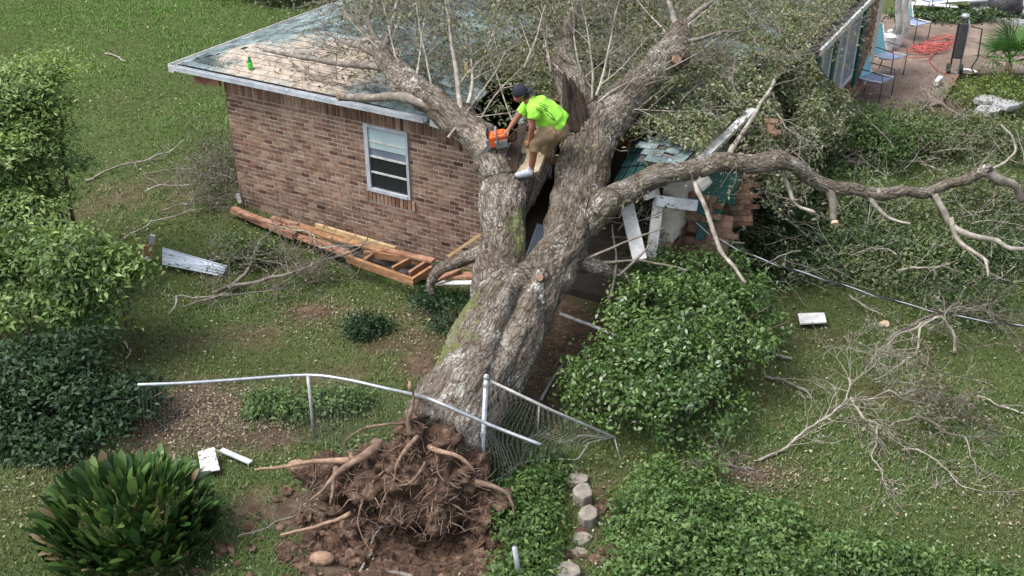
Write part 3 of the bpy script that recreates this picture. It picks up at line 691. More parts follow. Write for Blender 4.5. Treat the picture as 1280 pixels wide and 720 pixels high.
# ================================================================== FALLEN TREE
tree = thing('fallen_oak_tree', 'huge uprooted oak leaning from its root ball across the crushed brick house', 'tree', (-0.9, 9.4, 0))
CH = [  # (px, py, distance, radius) along each stem
    [(548, 552, 9.35, .50), (574, 508, 9.8, .52), (597, 470, 10.3, .525), (630, 402, 11.2, .53), (641, 382, 11.45, .50)],
    [(628, 400, 11.3, .44), (622, 352, 11.85, .33), (625, 328, 12.05, .295), (629, 300, 12.3, .29), (632, 250, 12.7, .325), (640, 210, 13.1, .315)],
    [(634, 222, 12.95, .31), (612, 187, 13.2, .28), (580, 157, 13.5, .245), (540, 127, 13.9, .205), (505, 98, 14.4, .18), (482, 72, 14.9, .14), (470, 50, 15.4, .07)],
    [(640, 262, 12.75, .22), (664, 225, 13.1, .19), (684, 180, 13.5, .17), (698, 145, 13.9, .14)],
    [(650, 388, 11.4, .44), (676, 352, 11.85, .355), (695, 325, 12.1, .32), (708, 297, 12.35, .325), (720, 250, 12.75, .355), (733, 195, 13.2, .36), (744, 150, 13.6, .28)],
    [(750, 160, 13.5, .30), (788, 117, 14.1, .27), (822, 82, 14.7, .225), (845, 52, 15.3, .19), (853, 32, 15.7, .12)],
    [(738, 160, 13.5, .25), (716, 110, 14.1, .22), (704, 72, 14.6, .17), (712, 30, 15.2, .11), (722, -20, 16, .09)],
    [(730, 282, 12.45, .23), (763, 250, 12.5, .18), (790, 238, 12.6, .155), (822, 219, 12.6, .145), (860, 213, 12.7, .14), (900, 203, 12.8, .132), (940, 206, 12.85, .13), (975, 201, 12.9, .13), (995, 208, 12.85, .115), (1015, 224, 12.9, .108), (1042, 235, 12.9, .10), (1070, 237, 12.95, .092), (1100, 243, 12.9, .092), (1130, 239, 12.85, .088), (1158, 241, 12.9, .085), (1182, 231, 12.9, .08), (1208, 225, 12.9, .074), (1235, 210, 12.9, .07)],
    [(612, 312, 12.3, .13), (575, 325, 12.5, .10), (548, 338, 12.5, .085), (538, 356, 12.45, .07), (540, 366, 12.4, .05)],
    [(715, 325, 12.2, .16), (745, 333, 12.2, .11), (770, 342, 12.3, .085), (796, 356, 12.4, .07)],
    [(725, 160, 13.35, .20), (718, 120, 13.55, .115), (714, 95, 13.7, .075)],
]
CHW = [[(at(a, b, y=c), r) for a, b, c, r in ch] for ch in CH]
def smooth_chain(ch, k=4):
    out = []
    for i in range(len(ch) - 1):
        p0 = ch[max(i - 1, 0)]; p1 = ch[i]; p2 = ch[i + 1]; p3 = ch[min(i + 2, len(ch) - 1)]
        for j in range(k):
            t = j / k
            q = 0.5 * ((2 * p1[0]) + (p2[0] - p0[0]) * t + (2 * p0[0] - 5 * p1[0] + 4 * p2[0] - p3[0]) * t * t + (3 * p1[0] - p0[0] - 3 * p2[0] + p3[0]) * t ** 3)
            out.append((q, p1[1] + (p2[1] - p1[1]) * t))
    out.append(ch[-1]); return out
CHS = [smooth_chain(c) for c in CHW]
tb = MB()
for ch in CHS:
    pts = [p for p, r in ch]; rad = [r for p, r in ch]
    tb.tube(pts, rad, 18)
    if ch is not CHS[-1] and ch is not CHS[0]: tb.ball(pts[-1], rad[-1], rad[-1], rad[-1])
# burls and branch collars
for px, py, y, r in [(757, 252, 12.28, .2), (672, 346, 11.5, .12), (705, 330, 11.9, .11), (600, 205, 13.0, .10), (975, 200, 12.85, .15), (560, 140, 13.6, .12), (500, 108, 14.2, .15), (845, 72, 14.85, .2), (650, 375, 11.35, .2)]:
    tb.ball(at(px, py, y=y), r, r, r)
TV, TF, TN = remeshed(tb, 0.026, 8)
best = np.full(len(TV), 1e9); buv = np.zeros((len(TV), 3)); rloc = np.zeros(len(TV))
for ci, ch in enumerate(CHS):
    acc = ci * 3.7
    for (p, r0), (q, r1) in zip(ch[:-1], ch[1:]):
        P0 = np.array(p); D = np.array(q - p); Ls = np.linalg.norm(D); Du = D / Ls
        t = np.clip(((TV - P0) @ D) / Ls ** 2, 0, 1); C = P0 + t[:, None] * D; dv = TV - C; d = np.linalg.norm(dv, axis=1) - (r0 + (r1 - r0) * t)
        ref = np.array([0, 0.2, 1.0]) if abs(Du[2]) < 0.8 else np.array([0, -1.0, 0]); a = np.cross(Du, ref); a /= np.linalg.norm(a); b = np.cross(Du, a)
        k = d < best; best[k] = d[k]
        buv[k] = np.stack([dv @ a + ci * 2.1, dv @ b, acc + t * Ls], 1)[k]; rloc[k] = (r0 + (r1 - r0) * t)[k]; acc += Ls
disp = np.empty(len(TV))
for i in range(len(TV)):
    u = buv[i]; k = min(1, rloc[i] / 0.35)
    disp[i] = (0.08 * noise.noise(Vector(TV[i]) * 1.7) + 0.05 * noise.noise(Vector(TV[i]) * 4.3) + 0.042 * (0.35 - abs(noise.noise(Vector((u[0] * 13, u[1] * 13, u[2] * 3.2))))) + 0.016 * noise.noise(Vector((u[0] * 31, u[1] * 31, u[2] * 12)))) * k
TV = TV + TN * disp[:, None]
moss = np.zeros(len(TV)); dst = np.zeros(len(TV))
for px, py, y, r, w in [(588, 420, 10.9, .35, 1.0), (575, 450, 10.4, .35, .9), (600, 385, 11.2, .3, .8), (650, 300, 12.1, .3, .55), (655, 275, 12.3, .3, .5)]:
    c = np.array(at(px, py, y=y)); moss = np.maximum(moss, w * np.exp(-((TV - c) ** 2).sum(1) / r / r))
for px, py, y, r, w in [(600, 175, 13.0, .42, .6), (560, 145, 13.4, .35, .42), (620, 200, 12.9, .25, .55), (585, 165, 13.2, .35, .5), (520, 105, 14, .35, .3), (705, 250, 12.5, .25, .25)]:
    c = np.array(at(px, py, y=y)); dst = np.maximum(dst, w * np.exp(-((TV - c) ** 2).sum(1) / r / r))
gb = BVHTree.FromPolygons([Vector(v) for v in TV], TF)   # the seam where the two stems have grown together
gpts = []
for px, py, am in [(663, 322, .20), (658, 345, .20), (650, 368, .18), (641, 392, .15), (631, 418, .11), (621, 446, .07), (612, 472, .03)]:
    h0 = gb.ray_cast(Vector((0, 0, CAM_H)), ray(px, py).normalized())[0]
    if h0 is not None: gpts.append((np.array(h0), am))
gd = np.full(len(TV), 9.0); ga = np.zeros(len(TV))
for (p0, a0), (p1, a1) in zip(gpts[:-1], gpts[1:]):
    D = p1 - p0; t = np.clip(((TV - p0) @ D) / (D @ D), 0, 1); d = np.linalg.norm(TV - (p0 + t[:, None] * D), axis=1); k = d < gd; gd[k] = d[k]; ga[k] = (a0 + (a1 - a0) * t)[k]
TV = TV - TN * (ga * np.exp(-(gd / .085) ** 2))[:, None]
trunk = mesh_np('trunk', TV, TF, 'bark', tree, smooth=True, attrs={'buv': buv, 'moss': moss, 'dust': dst})
tbvh = BVHTree.FromPolygons([Vector(v) for v in TV], TF)
def hit(px, py, bvh=None):
    r = (bvh or tbvh).ray_cast(Vector((0, 0, CAM_H)), ray(px, py).normalized()); return r[0], r[1]

def chain_part(name, mat, pts, r0, r1, par=tree, n=7, wob=0.02):
    q = []; P = [(Vector(p), 0) for p in pts]
    sm = smooth_chain(P, 4) if len(P) > 1 else P
    m = len(sm); Lr = random.random() * 50
    pts2 = [p + noise.noise_vector(p * 3 + Vector((Lr, 0, 0))) * wob + noise.noise_vector(p * 9 + Vector((Lr, 0, 0))) * wob * .45 for p, _ in sm]
    return MB().tube(pts2, [(r0 + (r1 - r0) * i / (m - 1)) * (1 + .35 * noise.noise(sm[i][0] * 7 + Vector((Lr, 3, 0)))) for i in range(m)], n).build(name, mat, par, smooth=True)
def pathp(pl_): return [at(a, b, y=c) for a, b, c in pl_]
# lesser limbs that still hang on the tree
chain_part('limb', 'twig_bark', pathp([(560, 140, 13.6), (500, 121, 14.0), (465, 123, 14.3), (424, 121, 14.7)]), .085, .06)
chain_part('limb', 'twig_bark', pathp([(492, 88, 14.6), (465, 83, 15.0), (420, 79, 15.6), (370, 70, 16.2), (330, 62, 16.8)]), .06, .03)
chain_part('limb', 'twig_bark', pathp([(1230, 213, 12.9), (1250, 226, 12.9), (1268, 232, 12.9), (1278, 252, 12.9)]), .075, .045)
chain_part('limb', 'twig_pale', pathp([(1233, 214, 12.9), (1255, 203, 13.0), (1270, 188, 13.1), (1264, 170, 13.2), (1252, 155, 13.3)]), .022, .012)
chain_part('limb', 'twig_pale', pathp([(1168, 243, 12.85), (1178, 262, 12.8), (1192, 284, 12.7), (1218, 296, 12.6), (1245, 300, 12.6), (1262, 310, 12.5), (1300, 312, 12.5)]), .055, .025)
chain_part('limb', 'twig_pale', pathp([(1188, 272, 12.75), (1196, 300, 12.6), (1215, 315, 12.4), (1232, 325, 12.3), (1236, 345, 12.1)]), .04, .015)
chain_part('limb', 'twig_pale', pathp([(978, 212, 12.9), (986, 235, 12.8), (995, 255, 12.7), (1018, 266, 12.6)]), .035, .018)
chain_part('limb', 'twig_bark', pathp([(1034, 232, 12.9), (1040, 252, 12.8), (1042, 276, 12.7)]), .065, .05)
chain_part('limb', 'twig_pale', pathp([(1085, 243, 12.9), (1100, 262, 12.8), (1118, 275, 12.7), (1138, 280, 12.6)]), .035, .015)
chain_part('limb', 'twig_pale', pathp([(868, 228, 12.6), (882, 262, 12.3), (900, 312, 12.0), (915, 330, 11.8), (933, 353, 11.6)]), .036, .022)
chain_part('limb', 'twig_pale', pathp([(908, 200, 12.9), (925, 170, 13.5), (945, 140, 14.2), (968, 100, 15)]), .045, .02)
chain_part('limb', 'twig_bark', pathp([(738, 330, 12.3), (800, 325, 12.1), (860, 338, 11.9)]), .02, .012)
for a in [[(700, 345, 12.2), (740, 320, 12.1), (790, 300, 12.0), (830, 285, 12.1)], [(760, 380, 12.0), (770, 330, 12.2), (765, 280, 12.4)], [(775, 345, 12.0), (800, 320, 12.0), (815, 300, 12.1)]]:
    chain_part('limb', 'twig_bark', pathp(a), .022, .01)
for a, r_ in [([(476, 60, 15.2), (455, 40, 15.6), (430, 12, 16.1)], .06), ([(480, 66, 15.0), (492, 30, 15.4), (500, -10, 15.9)], .055), ([(482, 74, 14.9), (450, 62, 15.4), (405, 40, 16.2)], .05), ([(470, 55, 15.3), (462, 20, 15.7), (470, -15, 16.2)], .05), ([(850, 40, 15.5), (868, 18, 15.9), (905, -8, 16.6)], .065), ([(848, 45, 15.4), (842, 15, 15.9), (825, -10, 16.4)], .06), ([(835, 65, 15.0), (875, 45, 15.2), (930, 38, 15.6)], .04)]:
    chain_part('limb', 'twig_bark', pathp(a), r_, r_ * .45, wob=.05)
# cut and broken faces
def disc(name, mat, c, nrm, r, thick=0.04, par=tree, n=14):
    nrm = Vector(nrm).normalized(); m = MB(); m.lathe(c, [(r, 0), (r * random.uniform(.9, .97), thick)], n, axis=nrm)
    return m.build(name, mat, par)
sl = [at(655, 163, y=13.22), at(664, 166, y=13.2), at(673, 170, y=13.2), at(682, 176, y=13.2), at(684, 186, y=13.1), at(679, 199, y=12.98), at(673, 214, y=12.80), at(660, 218, y=12.75), at(645, 219, y=12.72), at(648, 200, y=12.9), at(652, 180, y=13.05)]
MB().prism(sl, (0.02, 0.12, -0.10)).build('sawn_face', 'cut_wood', tree)
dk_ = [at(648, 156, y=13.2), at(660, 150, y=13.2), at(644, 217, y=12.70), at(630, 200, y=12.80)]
MB().prism(dk_, (0.0, 0.15, -0.1)).build('gap_shade', 'rotten_wood_gap_shade', tree)  # dark slab stands in for the shade in the gap between limb and stub
p = at(714, 95, y=13.7); bs = MB()
for k in range(13):
    a_ = random.uniform(0, 6.28); o_ = Vector((math.cos(a_), math.sin(a_), 0)) * random.uniform(.02, .085); hh = random.uniform(96, 128) if k else 90
    q0, q1 = at(723, 162, y=13.25) + o_ * 1.3, at(714.5 + random.uniform(-2, 2), hh, y=13.42) + o_
    bs.tube([q0, q0.lerp(q1, .5) + o_ * .2, q0.lerp(q1, .85), q1], [.07, .06, .045, .012], 6)
bs.build('broken_stub', 'rotten_wood_gap_shade', tree)
disc('knot', 'root_raw', at(845, 75, y=14.55), (0.3, -0.8, 0.5), .07)
disc('knot', 'root_raw', at(674, 347, y=11.38), (0.1, -0.8, 0.6), .05)
disc('knot', 'root_raw', at(425, 121, y=14.65), (-0.9, -0.4, 0.1), .058)
disc('knot', 'cut_wood', at(1043, 277, y=12.66), (0, -0.7, -0.5), .05)

# recursive twig growth
def grow(mb, p, d, L, r, depth, tips, bend=0.28, kids=(3, 6), lift=0.0, n=5, floor=None):
    k = max(4, int(L / 0.12)); k = min(k, 9); pts = [Vector(p)]; d = Vector(d).normalized()
    for i in range(k):
        d = (d + Vector((random.gauss(0, bend), random.gauss(0, bend), random.gauss(0, bend) + lift)) * 0.6).normalized()
        q = pts[-1] + d * (L / k)
        if floor is not None:
            fz = floor(q.x, q.y) + r
            if q.z < fz: q.z = fz; d.z = abs(d.z) * 0.4
        pts.append(q)
    rad = [max(0.0026, r * (1 - 0.72 * i / k)) for i in range(k + 1)]
    mb.tube(pts, rad, n if r > 0.012 else 4, cap=False)
    if depth > 0:
        for _ in range(random.randint(*kids)):
            i = random.randint(1, k); dd = (pts[i] - pts[i - 1]).normalized()
            sdv = Vector((random.gauss(0, 1), random.gauss(0, 1), random.gauss(0, 0.8))); sdv = (sdv - dd * sdv.dot(dd)).normalized()
            grow(mb, pts[i], dd * 0.75 + sdv * random.uniform(0.5, 1.0), L * random.uniform(0.35, 0.62), rad[i] * 0.62, depth - 1, tips, bend, kids, lift, n, floor)
    for q in pts[k // 2:]: tips.append(q)
    return pts
def leaves_at(tips, per, size, pal, spread, up=0.6, prob=1.0):
    T = np.array([tuple(t) for t in tips]); T = T[RNG.random(len(T)) < prob]; C = np.repeat(T, per, 0); n = len(C)
    C = C + RNG.normal(0, spread, (n, 3)); N = RNG.normal(0, 0.7, (n, 3)); N[:, 2] += up; N[:, 1] -= 0.15
    L = size * (0.6 + 0.8 * RNG.random(n)); pal = np.array(pal); c = pal[RNG.integers(0, len(pal), n)] * (0.7 + 0.6 * RNG.random(n))[:, None]
    V, F = leaf_quads(C, N, L, L * 0.42); return V, F, np.repeat(c, 4, 0)
OLIVE = [(0.125, 0.15, 0.07), (0.18, 0.20, 0.105), (0.09, 0.115, 0.05), (0.25, 0.25, 0.17), (0.17, 0.15, 0.095)]
GREYG = [(0.19, 0.225, 0.12), (0.30, 0.32, 0.20), (0.13, 0.17, 0.075), (0.42, 0.42, 0.33), (0.24, 0.21, 0.14), (0.10, 0.14, 0.055)]
# upright water sprouts on the limbs, top of the picture
tips = []; tw = MB()
SPR = [((576, 140, 13.5), (553, 0, 14.6), .045), ((585, 130, 13.5), (605, 60, 14.2), .035), ((600, 95, 14.1), (615, 0, 14.9), .03), ((560, 172, 13.2), (655, 85, 14.0), .022), ((655, 85, 14.0), (690, -5, 14.9), .02), ((520, 100, 14.2), (535, 20, 14.8), .025),
       ((735, 130, 13.7), (700, -10, 14.8), .025), ((740, 125, 13.7), (745, 0, 14.6), .02), ((745, 120, 13.7), (790, 0, 14.8), .022), ((745, 130, 13.6), (830, 60, 14.2), .015), ((748, 135, 13.6), (850, 90, 14.2), .014), ((733, 120, 13.8), (670, 60, 14.3), .014), ((690, 90, 14.4), (668, -5, 15.2), .03),
       ((500, 90, 14.5), (470, 0, 15.2), .02), ((490, 80, 14.7), (430, 10, 15.6), .02), ((470, 55, 15.3), (400, 5, 16), .02), ((540, 110, 14.0), (510, 0, 15), .018), ((700, 60, 14.8), (640, 10, 15.2), .018), ((840, 50, 15.2), (790, -5, 16), .02), ((850, 40, 15.4), (900, -5, 16), .022), ((600, 150, 13.4), (640, 60, 14.3), .014),
       ((760, 140, 13.6), (870, 120, 13.8), .013), ((800, 100, 14.2), (900, 60, 14.8), .015), ((640, 150, 13.5), (600, 40, 14.3), .013)]
for (a, b, r) in SPR:
    p0, p1 = at(*a[:2], y=a[2]), at(*b[:2], y=b[2]); grow(tw, p0, p1 - p0, (p1 - p0).length, r, 1 if r < .02 else 2, tips, 0.10, (3, 6), 0.02)
tw.build('sprouts', 'twig_pale', tree, smooth=True, kind='stuff')
V, F, c = leaves_at(tips, 6, 0.06, OLIVE, 0.09, 0.5, 0.75)
mesh_np('sprout_leaves', V, F, 'leaf', tree, col=c, kind='stuff')
# the smashed crown heaped over the roof: twigs and leaves
tips = []; tw = MB()
for i in range(620):
    s, t = random.uniform(3.6, 8.3), random.uniform(2.2, 10.5)
    if random.random() < 0.3: s, t = random.uniform(0.2, 4.5), random.uniform(2.6, 6.5)
    if s > 7.2 and t < 2.5: continue
    p = hp(s, t, rz(min(s, 8.0), t) + random.uniform(0.02, 0.2)); d = Vector((random.gauss(0, 1), random.gauss(0.4, 1), random.uniform(-0.05, 0.35)))
    grow(tw, p, d, random.uniform(0.5, 1.4), random.uniform(.004, .012), 1, tips, 0.25, (3, 6), 0.0, 5)
for i in range(70):
    p = at(random.uniform(760, 1010), random.uniform(120, 330), y=random.uniform(12.6, 14.5)); d = Vector((random.gauss(0, 1), random.gauss(0, 1), random.uniform(-0.3, 0.4)))
    if p.z > 0.2: grow(tw, p, d, random.uniform(0.4, 1.1), random.uniform(.006, .016), 1, tips, 0.25, (2, 5), 0.0, 4)
for i in range(120):                                    # bare dead twigs lying on the sawdust
    s, t = random.triangular(0.4, 4.2, 3.4), random.uniform(0.1, 3.2); p = hp(s, t, rz(s, t) + 0.05)
    grow(tw, p, Vector((random.gauss(0, 1), random.gauss(0, .7), 0.1)), random.uniform(0.4, 0.9), random.uniform(.006, .014), 2, [], 0.25, (2, 5), 0.0, 4)
for i in range(260):
    px, py = random.uniform(400, 900), random.uniform(-5, 120); p = rp(px, py, random.uniform(.1, .7))
    grow(tw, p, Vector((random.gauss(0, .8), random.gauss(0, .5), random.uniform(.1, 1.0))), random.uniform(.4, 1.1), random.uniform(.003, .008), 1, [], .25, (3, 6), 0.0, 4)
tw.build('crown_twigs', 'twig_bark', tree, smooth=True, kind='stuff')
Vs, Fs, Cs = [], [], []; nb = 0
def acc(V, F, c):
    global nb
    Vs.append(V); Fs.append(F + nb); Cs.append(c); nb += len(V)
acc(*leaves_at(tips, 2, 0.07, OLIVE, 0.09, 0.8, 0.6))
n = 30000                                               # leaf-laden boughs hanging over the right eave
s = RNG.uniform(7.7, 9.3, n); t = RNG.uniform(1.9, 6.4, n); lump = fbm(s * 1.8, t * 1.8, 63, 4)
k = (lump > .36) & (s < 9.2 - .5 * RNG.random(n)); s, t, lump = s[k], t[k], lump[k]; n = len(s)
zz = (2.62 - 1.15 * np.clip(s - 7.9, 0, 9) + (lump - .4) * 1.3) - RNG.random(n) ** 2 * .5; zz = np.maximum(zz, .1)
C = np.stack([HO.x + E1.x * s + E2.x * t, HO.y + E1.y * s + E2.y * t, zz], 1); N = RNG.normal(0, 0.6, (n, 3)); N[:, 2] += 0.7; N[:, 1] -= .2
L = 0.05 + 0.05 * RNG.random(n); pal = np.array(OLIVE + GREYG); c = pal[RNG.integers(0, len(pal), n)] * (.45 + 1.1 * lump)[:, None]
V, F = leaf_quads(C, N, L, L * .45); acc(V, F, np.repeat(c, 4, 0))
n = 230000
s = RNG.uniform(0.6, 8.25, n); t = RNG.uniform(0.3, 11.5, n)
dens = np.clip((fbm(s * 1.1, t * 1.1, 91, 4) - 0.28) * 3.0, 0.06, 1) * np.clip((s - 1.3 + (t - 2) * .35) / 1.8, 0.05, 1) * np.clip((t - 0.2 + (s - 5.2) * 0.3) / 1.8, 0.10, 1)
k = RNG.random(n) < dens; s, t = s[k], t[k]; n = len(s)
rzv = np.array([rz(min(a, 8.08), b) for a, b in zip(s, t)]); hump = np.clip(fbm(s * 1.6, t * 1.6, 17, 4) - 0.3, 0, 1) * 0.5
zz = rzv + 0.03 + hump * RNG.random(n) ** 0.5
C = np.stack([HO.x + E1.x * s + E2.x * t, HO.y + E1.y * s + E2.y * t, zz], 1); N = RNG.normal(0, 0.55, (n, 3)); N[:, 2] += 0.9
L = 0.05 + 0.055 * RNG.random(n); pal = np.array(GREYG); tone = fbm(s * 0.7, t * 0.7, 44, 3)
ci = np.clip((RNG.random(n) * 0.75 + tone * 0.5 - 0.12) * 6, 0, 5).astype(int); order = np.array([5, 2, 0, 4, 1, 3]); c = pal[order[ci]] * (0.75 + 0.5 * RNG.random(n))[:, None]
V, F = leaf_quads(C, N, L, L * 0.45); acc(V, F, np.repeat(c, 4, 0))
n = 5200                                                # bits of leaf and chip on the sawdust
s = RNG.uniform(-0.3, 4.2, n); t = RNG.uniform(0.0, 4.2, n); k = RNG.random(n) < np.clip((fbm(s * 2, t * 2, 19, 4) - .38) * 3.5, .05, 1); s, t = s[k], t[k]; n = len(s)
rzv = np.array([rz(a, b) for a, b in zip(s, t)]); C = np.stack([HO.x + E1.x * s + E2.x * t, HO.y + E1.y * s + E2.y * t, rzv + .025 + .02 * RNG.random(n)], 1); N = RNG.normal(0, .35, (n, 3)); N[:, 2] += 1
L = .025 + .06 * RNG.random(n) ** 2; pal = np.array([(.05, .045, .035), (.09, .10, .05), (.16, .13, .09), (.12, .14, .06), (.03, .03, .025)]); V, F = leaf_quads(C, N, L, L * .4); acc(V, F, np.repeat(pal[RNG.integers(0, 5, n)], 4, 0))
mesh_np('crown_leaves', np.concatenate(Vs), np.concatenate(Fs), 'leaf', tree, col=np.concatenate(Cs), kind='stuff')

# ------------------------------------------------------------------ root ball
sb = MB()
for px, py, y, rx, ry, rz_ in [(518, 578, 9.12, .40, .30, .36), (570, 586, 9.08, .34, .30, .33), (470, 592, 9.08, .34, .30, .28), (430, 594, 9.2, .28, .24, .17), (402, 590, 9.3, .20, .18, .11), (512, 540, 9.15, .18, .18, .22), (545, 555, 9.15, .24, .22, .22), (620, 628, 8.95, .17, .2, .16), (560, 606, 8.95, .32, .22, .25), (500, 606, 8.95, .32, .22, .25), (593, 612, 9.0, .22, .22, .22), (500, 634, 8.85, .28, .22, .2), (550, 632, 8.85, .3, .22, .22), (600, 642, 8.85, .2, .2, .18)]:
    sb.ball(at(px, py, y=y), rx, ry, rz_)
RV, RF, RN = remeshed(sb, 0.03, 1)
dp = np.array([0.17 * noise.noise(Vector(v) * 3.1) + 0.20 * (.3 - abs(noise.noise(Vector(v) * 5.3))) + 0.12 * (.3 - abs(noise.noise(Vector(v) * 12))) + 0.05 * noise.noise(Vector(v) * 22) for v in RV]); RV = RV + RN * dp[:, None]
rb = mesh_np('root_ball', RV, RF, 'soil', tree, smooth=True)
rbvh = BVHTree.FromPolygons([Vector(v) for v in RV], RF)
def root(pl_, r0, r1, mat='root_bark', wob=0.03):
    a0 = pl_[0]; pl_ = [(a0[0], a0[1] - 4, a0[2] + .34)] + list(pl_) if pl_[0][1] < 640 else pl_
    return chain_part('root', mat, pathp(pl_), r0, r1, rb, 8, wob)
root([(512, 560, 9.0), (512, 525, 9.02), (518, 505, 9.05), (513, 478, 9.1)], 0.050, 0.011)
root([(513, 486, 9.08), (512, 476, 9.1)], 0.033, 0.015, 'root_raw', 0)
root([(470, 560, 9.0), (430, 585, 8.85), (410, 605, 8.75), (388, 628, 8.6)], 0.066, 0.009)
root([(420, 588, 8.9), (416, 610, 8.75), (412, 632, 8.65)], 0.046, 0.011)
root([(440, 575, 9.0), (395, 578, 9.0), (350, 585, 8.95), (318, 588, 8.9)], 0.046, 0.008, 'root_raw')
root([(590, 600, 8.9), (618, 608, 8.8), (637, 622, 8.75), (645, 655, 8.6)], 0.050, 0.008)
root([(575, 610, 8.85), (560, 625, 8.8), (566, 640, 8.7)], 0.033, 0.012)
root([(520, 545, 8.95), (500, 575, 8.8), (492, 605, 8.7), (470, 635, 8.6)], 0.036, 0.005)
root([(540, 560, 8.9), (575, 572, 8.8), (592, 590, 8.75)], 0.046, 0.011, 'root_raw')
root([(480, 590, 8.85), (455, 620, 8.7), (450, 660, 8.4), (470, 700, 8.1)], 0.020, 0.003)
root([(530, 580, 8.8), (515, 600, 8.7), (485, 615, 8.65), (475, 650, 8.5)], 0.020, 0.003)
root([(440, 640, 8.5), (420, 650, 8.4), (390, 660, 8.35), (350, 668, 8.3)], 0.023, 0.013, 'root_raw')
root([(545, 600, 8.75), (540, 625, 8.7), (548, 650, 8.6)], 0.020, 0.004)
root([(500, 530, 9.0), (455, 535, 9.0), (430, 555, 8.95), (440, 575, 8.9)], 0.017, 0.003)
hair = MB(); 
for i in range(900):
    px, py = random.uniform(380, 645), random.uniform(512, 670); h_, n_ = hit(px, py, rbvh)
    if h_ is None: continue
    d = (n_ * 0.7 + Vector((random.gauss(0, .6), -0.25 + random.gauss(0, .4), random.gauss(-0.25, .5)))).normalized()
    grow(hair, h_ - n_ * 0.02, d, random.uniform(0.06, 0.32), random.choice([.002, .002, .003, .003, .005, .008]), 0, [], 0.5, (0, 0), -0.06, 4, gzf)
hair.build('fine_roots', 'root_fibre', rb, smooth=True, kind='stuff')
clod = MB()
for i in range(900):
    x, y = random.gauss(-1.05, 0.8), random.gauss(8.35, 0.4); r = random.choice([.012, .015, .02, .03, .045, .06, .09])
    b0_ = len(clod.v); clod.ball((x, y, gzf(x, y) + r * .2), r * random.uniform(.8, 1.6), r, r * .6, 8, 6)
    clod.v[b0_:] = [tuple(Vector(v_) + noise.noise_vector(Vector(v_) * 14) * r * .9) for v_ in clod.v[b0_:]]
o = clod.build('loose_soil', 'soil', None, kind='stuff'); tag(o, 'clods of dark loose soil in the pit before the roots', 'soil')

# ================================================================== WORKER
fh, fn = hit(655, 219)
Yp = fh.y if fh is not None and 12.2 < fh.y < 13.4 else 12.75
Yp = min(Yp, 12.80) 
def J(px, py, dy=0.0): return at(px, py, y=Yp + dy)
man = thing('person', 'worker in lime shirt and khaki shorts bending over a chainsaw on the leaning trunk', 'person', J(656, 220))
bd = MB()
bd.tube([J(697, 160), J(690, 152), J(680, 143), J(671, 135), J(663, 128), J(657, 122), J(653, 118)], [.13, .14, .145, .135, .075, .055, .05], 14)
bd.ball(J(668, 133), .11, .19, .10); bd.ball(J(695, 160), .14, .17, .13)
bd.ball(J(651, 117), .088, .075, .108, rot=Matrix.Rotation(R(-20), 3, 'Y')); bd.ball(J(647, 123), .055, .052, .05)
bd.ball(J(642.3, 119.5), .016, .013, .02)                                              # nose
bd.ball(J(645, 125.5), .02, .026, .012)                                               # mouth and chin
bd.ball(J(653, 118, -.078), .016, .01, .026); bd.ball(J(653, 118, .078), .016, .01, .026)   # ears
bd.tube([J(694, 161, -.09), J(680, 168, -.12), J(667, 176, -.13), J(667, 190, -.11), J(665.5, 202, -.09), J(663.5, 213, -.07)], [.10, .085, .062, .056, .047, .036], 12)
bd.tube([J(697, 161, .10), J(690, 172, .22), J(682, 183, .30), J(684, 200, .38), J(686, 214, .42)], [.10, .085, .062, .05, .036], 12)
for (ax, ay, ady) in ((663.5, 214, -.07), (686, 215, .42)): bd.tube([J(ax, ay, ady), J(ax - 4, ay + 3, ady), J(ax - 14, ay + 4, ady)], [.036, .035, .028], 8)
bd.tube([J(666, 134, -.17), J(665, 147, -.22), J(665, 159, -.24), J(664, 168, -.21), J(662.5, 176, -.18)], [.062, .050, .042, .038, .028], 10)
bd.tube([J(660, 131, .17), J(652, 140, .18), J(645, 149, .15), J(640, 156, .10), J(636, 162, .05)], [.062, .050, .042, .036, .027], 10)
def hand(c, fwd, palm_n, curl):
    fwd = Vector(fwd).normalized(); pn = Vector(palm_n); pn = (pn - fwd * pn.dot(fwd)).normalized(); sdv = fwd.cross(pn)
    bd.tube([c, c + fwd * .045, c + fwd * .085], [.028, .036, .034], 8)
    for k, L in enumerate((.062, .072, .068, .052)):
        b = c + fwd * .085 + sdv * (-.030 + .02 * k); m_ = b + fwd * L * .5 + pn * L * .25 * curl; e = m_ + fwd * L * .3 + pn * L * .6 * curl
        bd.tube([b - fwd * .015, b, m_, e], [.010, .0095, .009, .008], 6)
    b = c + fwd * .03 - sdv * .034; bd.tube([b, b - sdv * .03 + fwd * .03, b - sdv * .03 + fwd * .065 + pn * .02], [.012, .011, .009], 6)
hand(J(662.5, 176, -.18), J(658, 186, -.15) - J(662.5, 176, -.18), (0.3, 1, -0.2), 0.7)
hand(J(636, 162, .05), (-0.6, -0.2, -0.75), (-0.5, -0.3, 0.6), 1.0)
BV, BF, BN = remeshed(bd, 0.0085, 2)
mesh_np('body', BV, BF, 'skin', man, smooth=True)
st_ = MB()
st_.tube([J(701, 157), J(697, 154), J(690, 149), J(681, 141), J(672, 134), J(664, 128), J(660, 125)], [.165, .178, .182, .18, .165, .105, .075], 18)
st_.ball(J(669, 133), .13, .215, .115); st_.ball(J(686, 148), .16, .19, .17)
st_.tube([J(668, 133, -.17), J(667, 141, -.205), J(666.5, 149, -.23)], [.092, .088, .086], 12)
st_.tube([J(662, 131, .17), J(656, 137, .18), J(651, 143, .17)], [.092, .086, .082], 12)
SV, SF, SN = remeshed(st_, 0.012, 2)
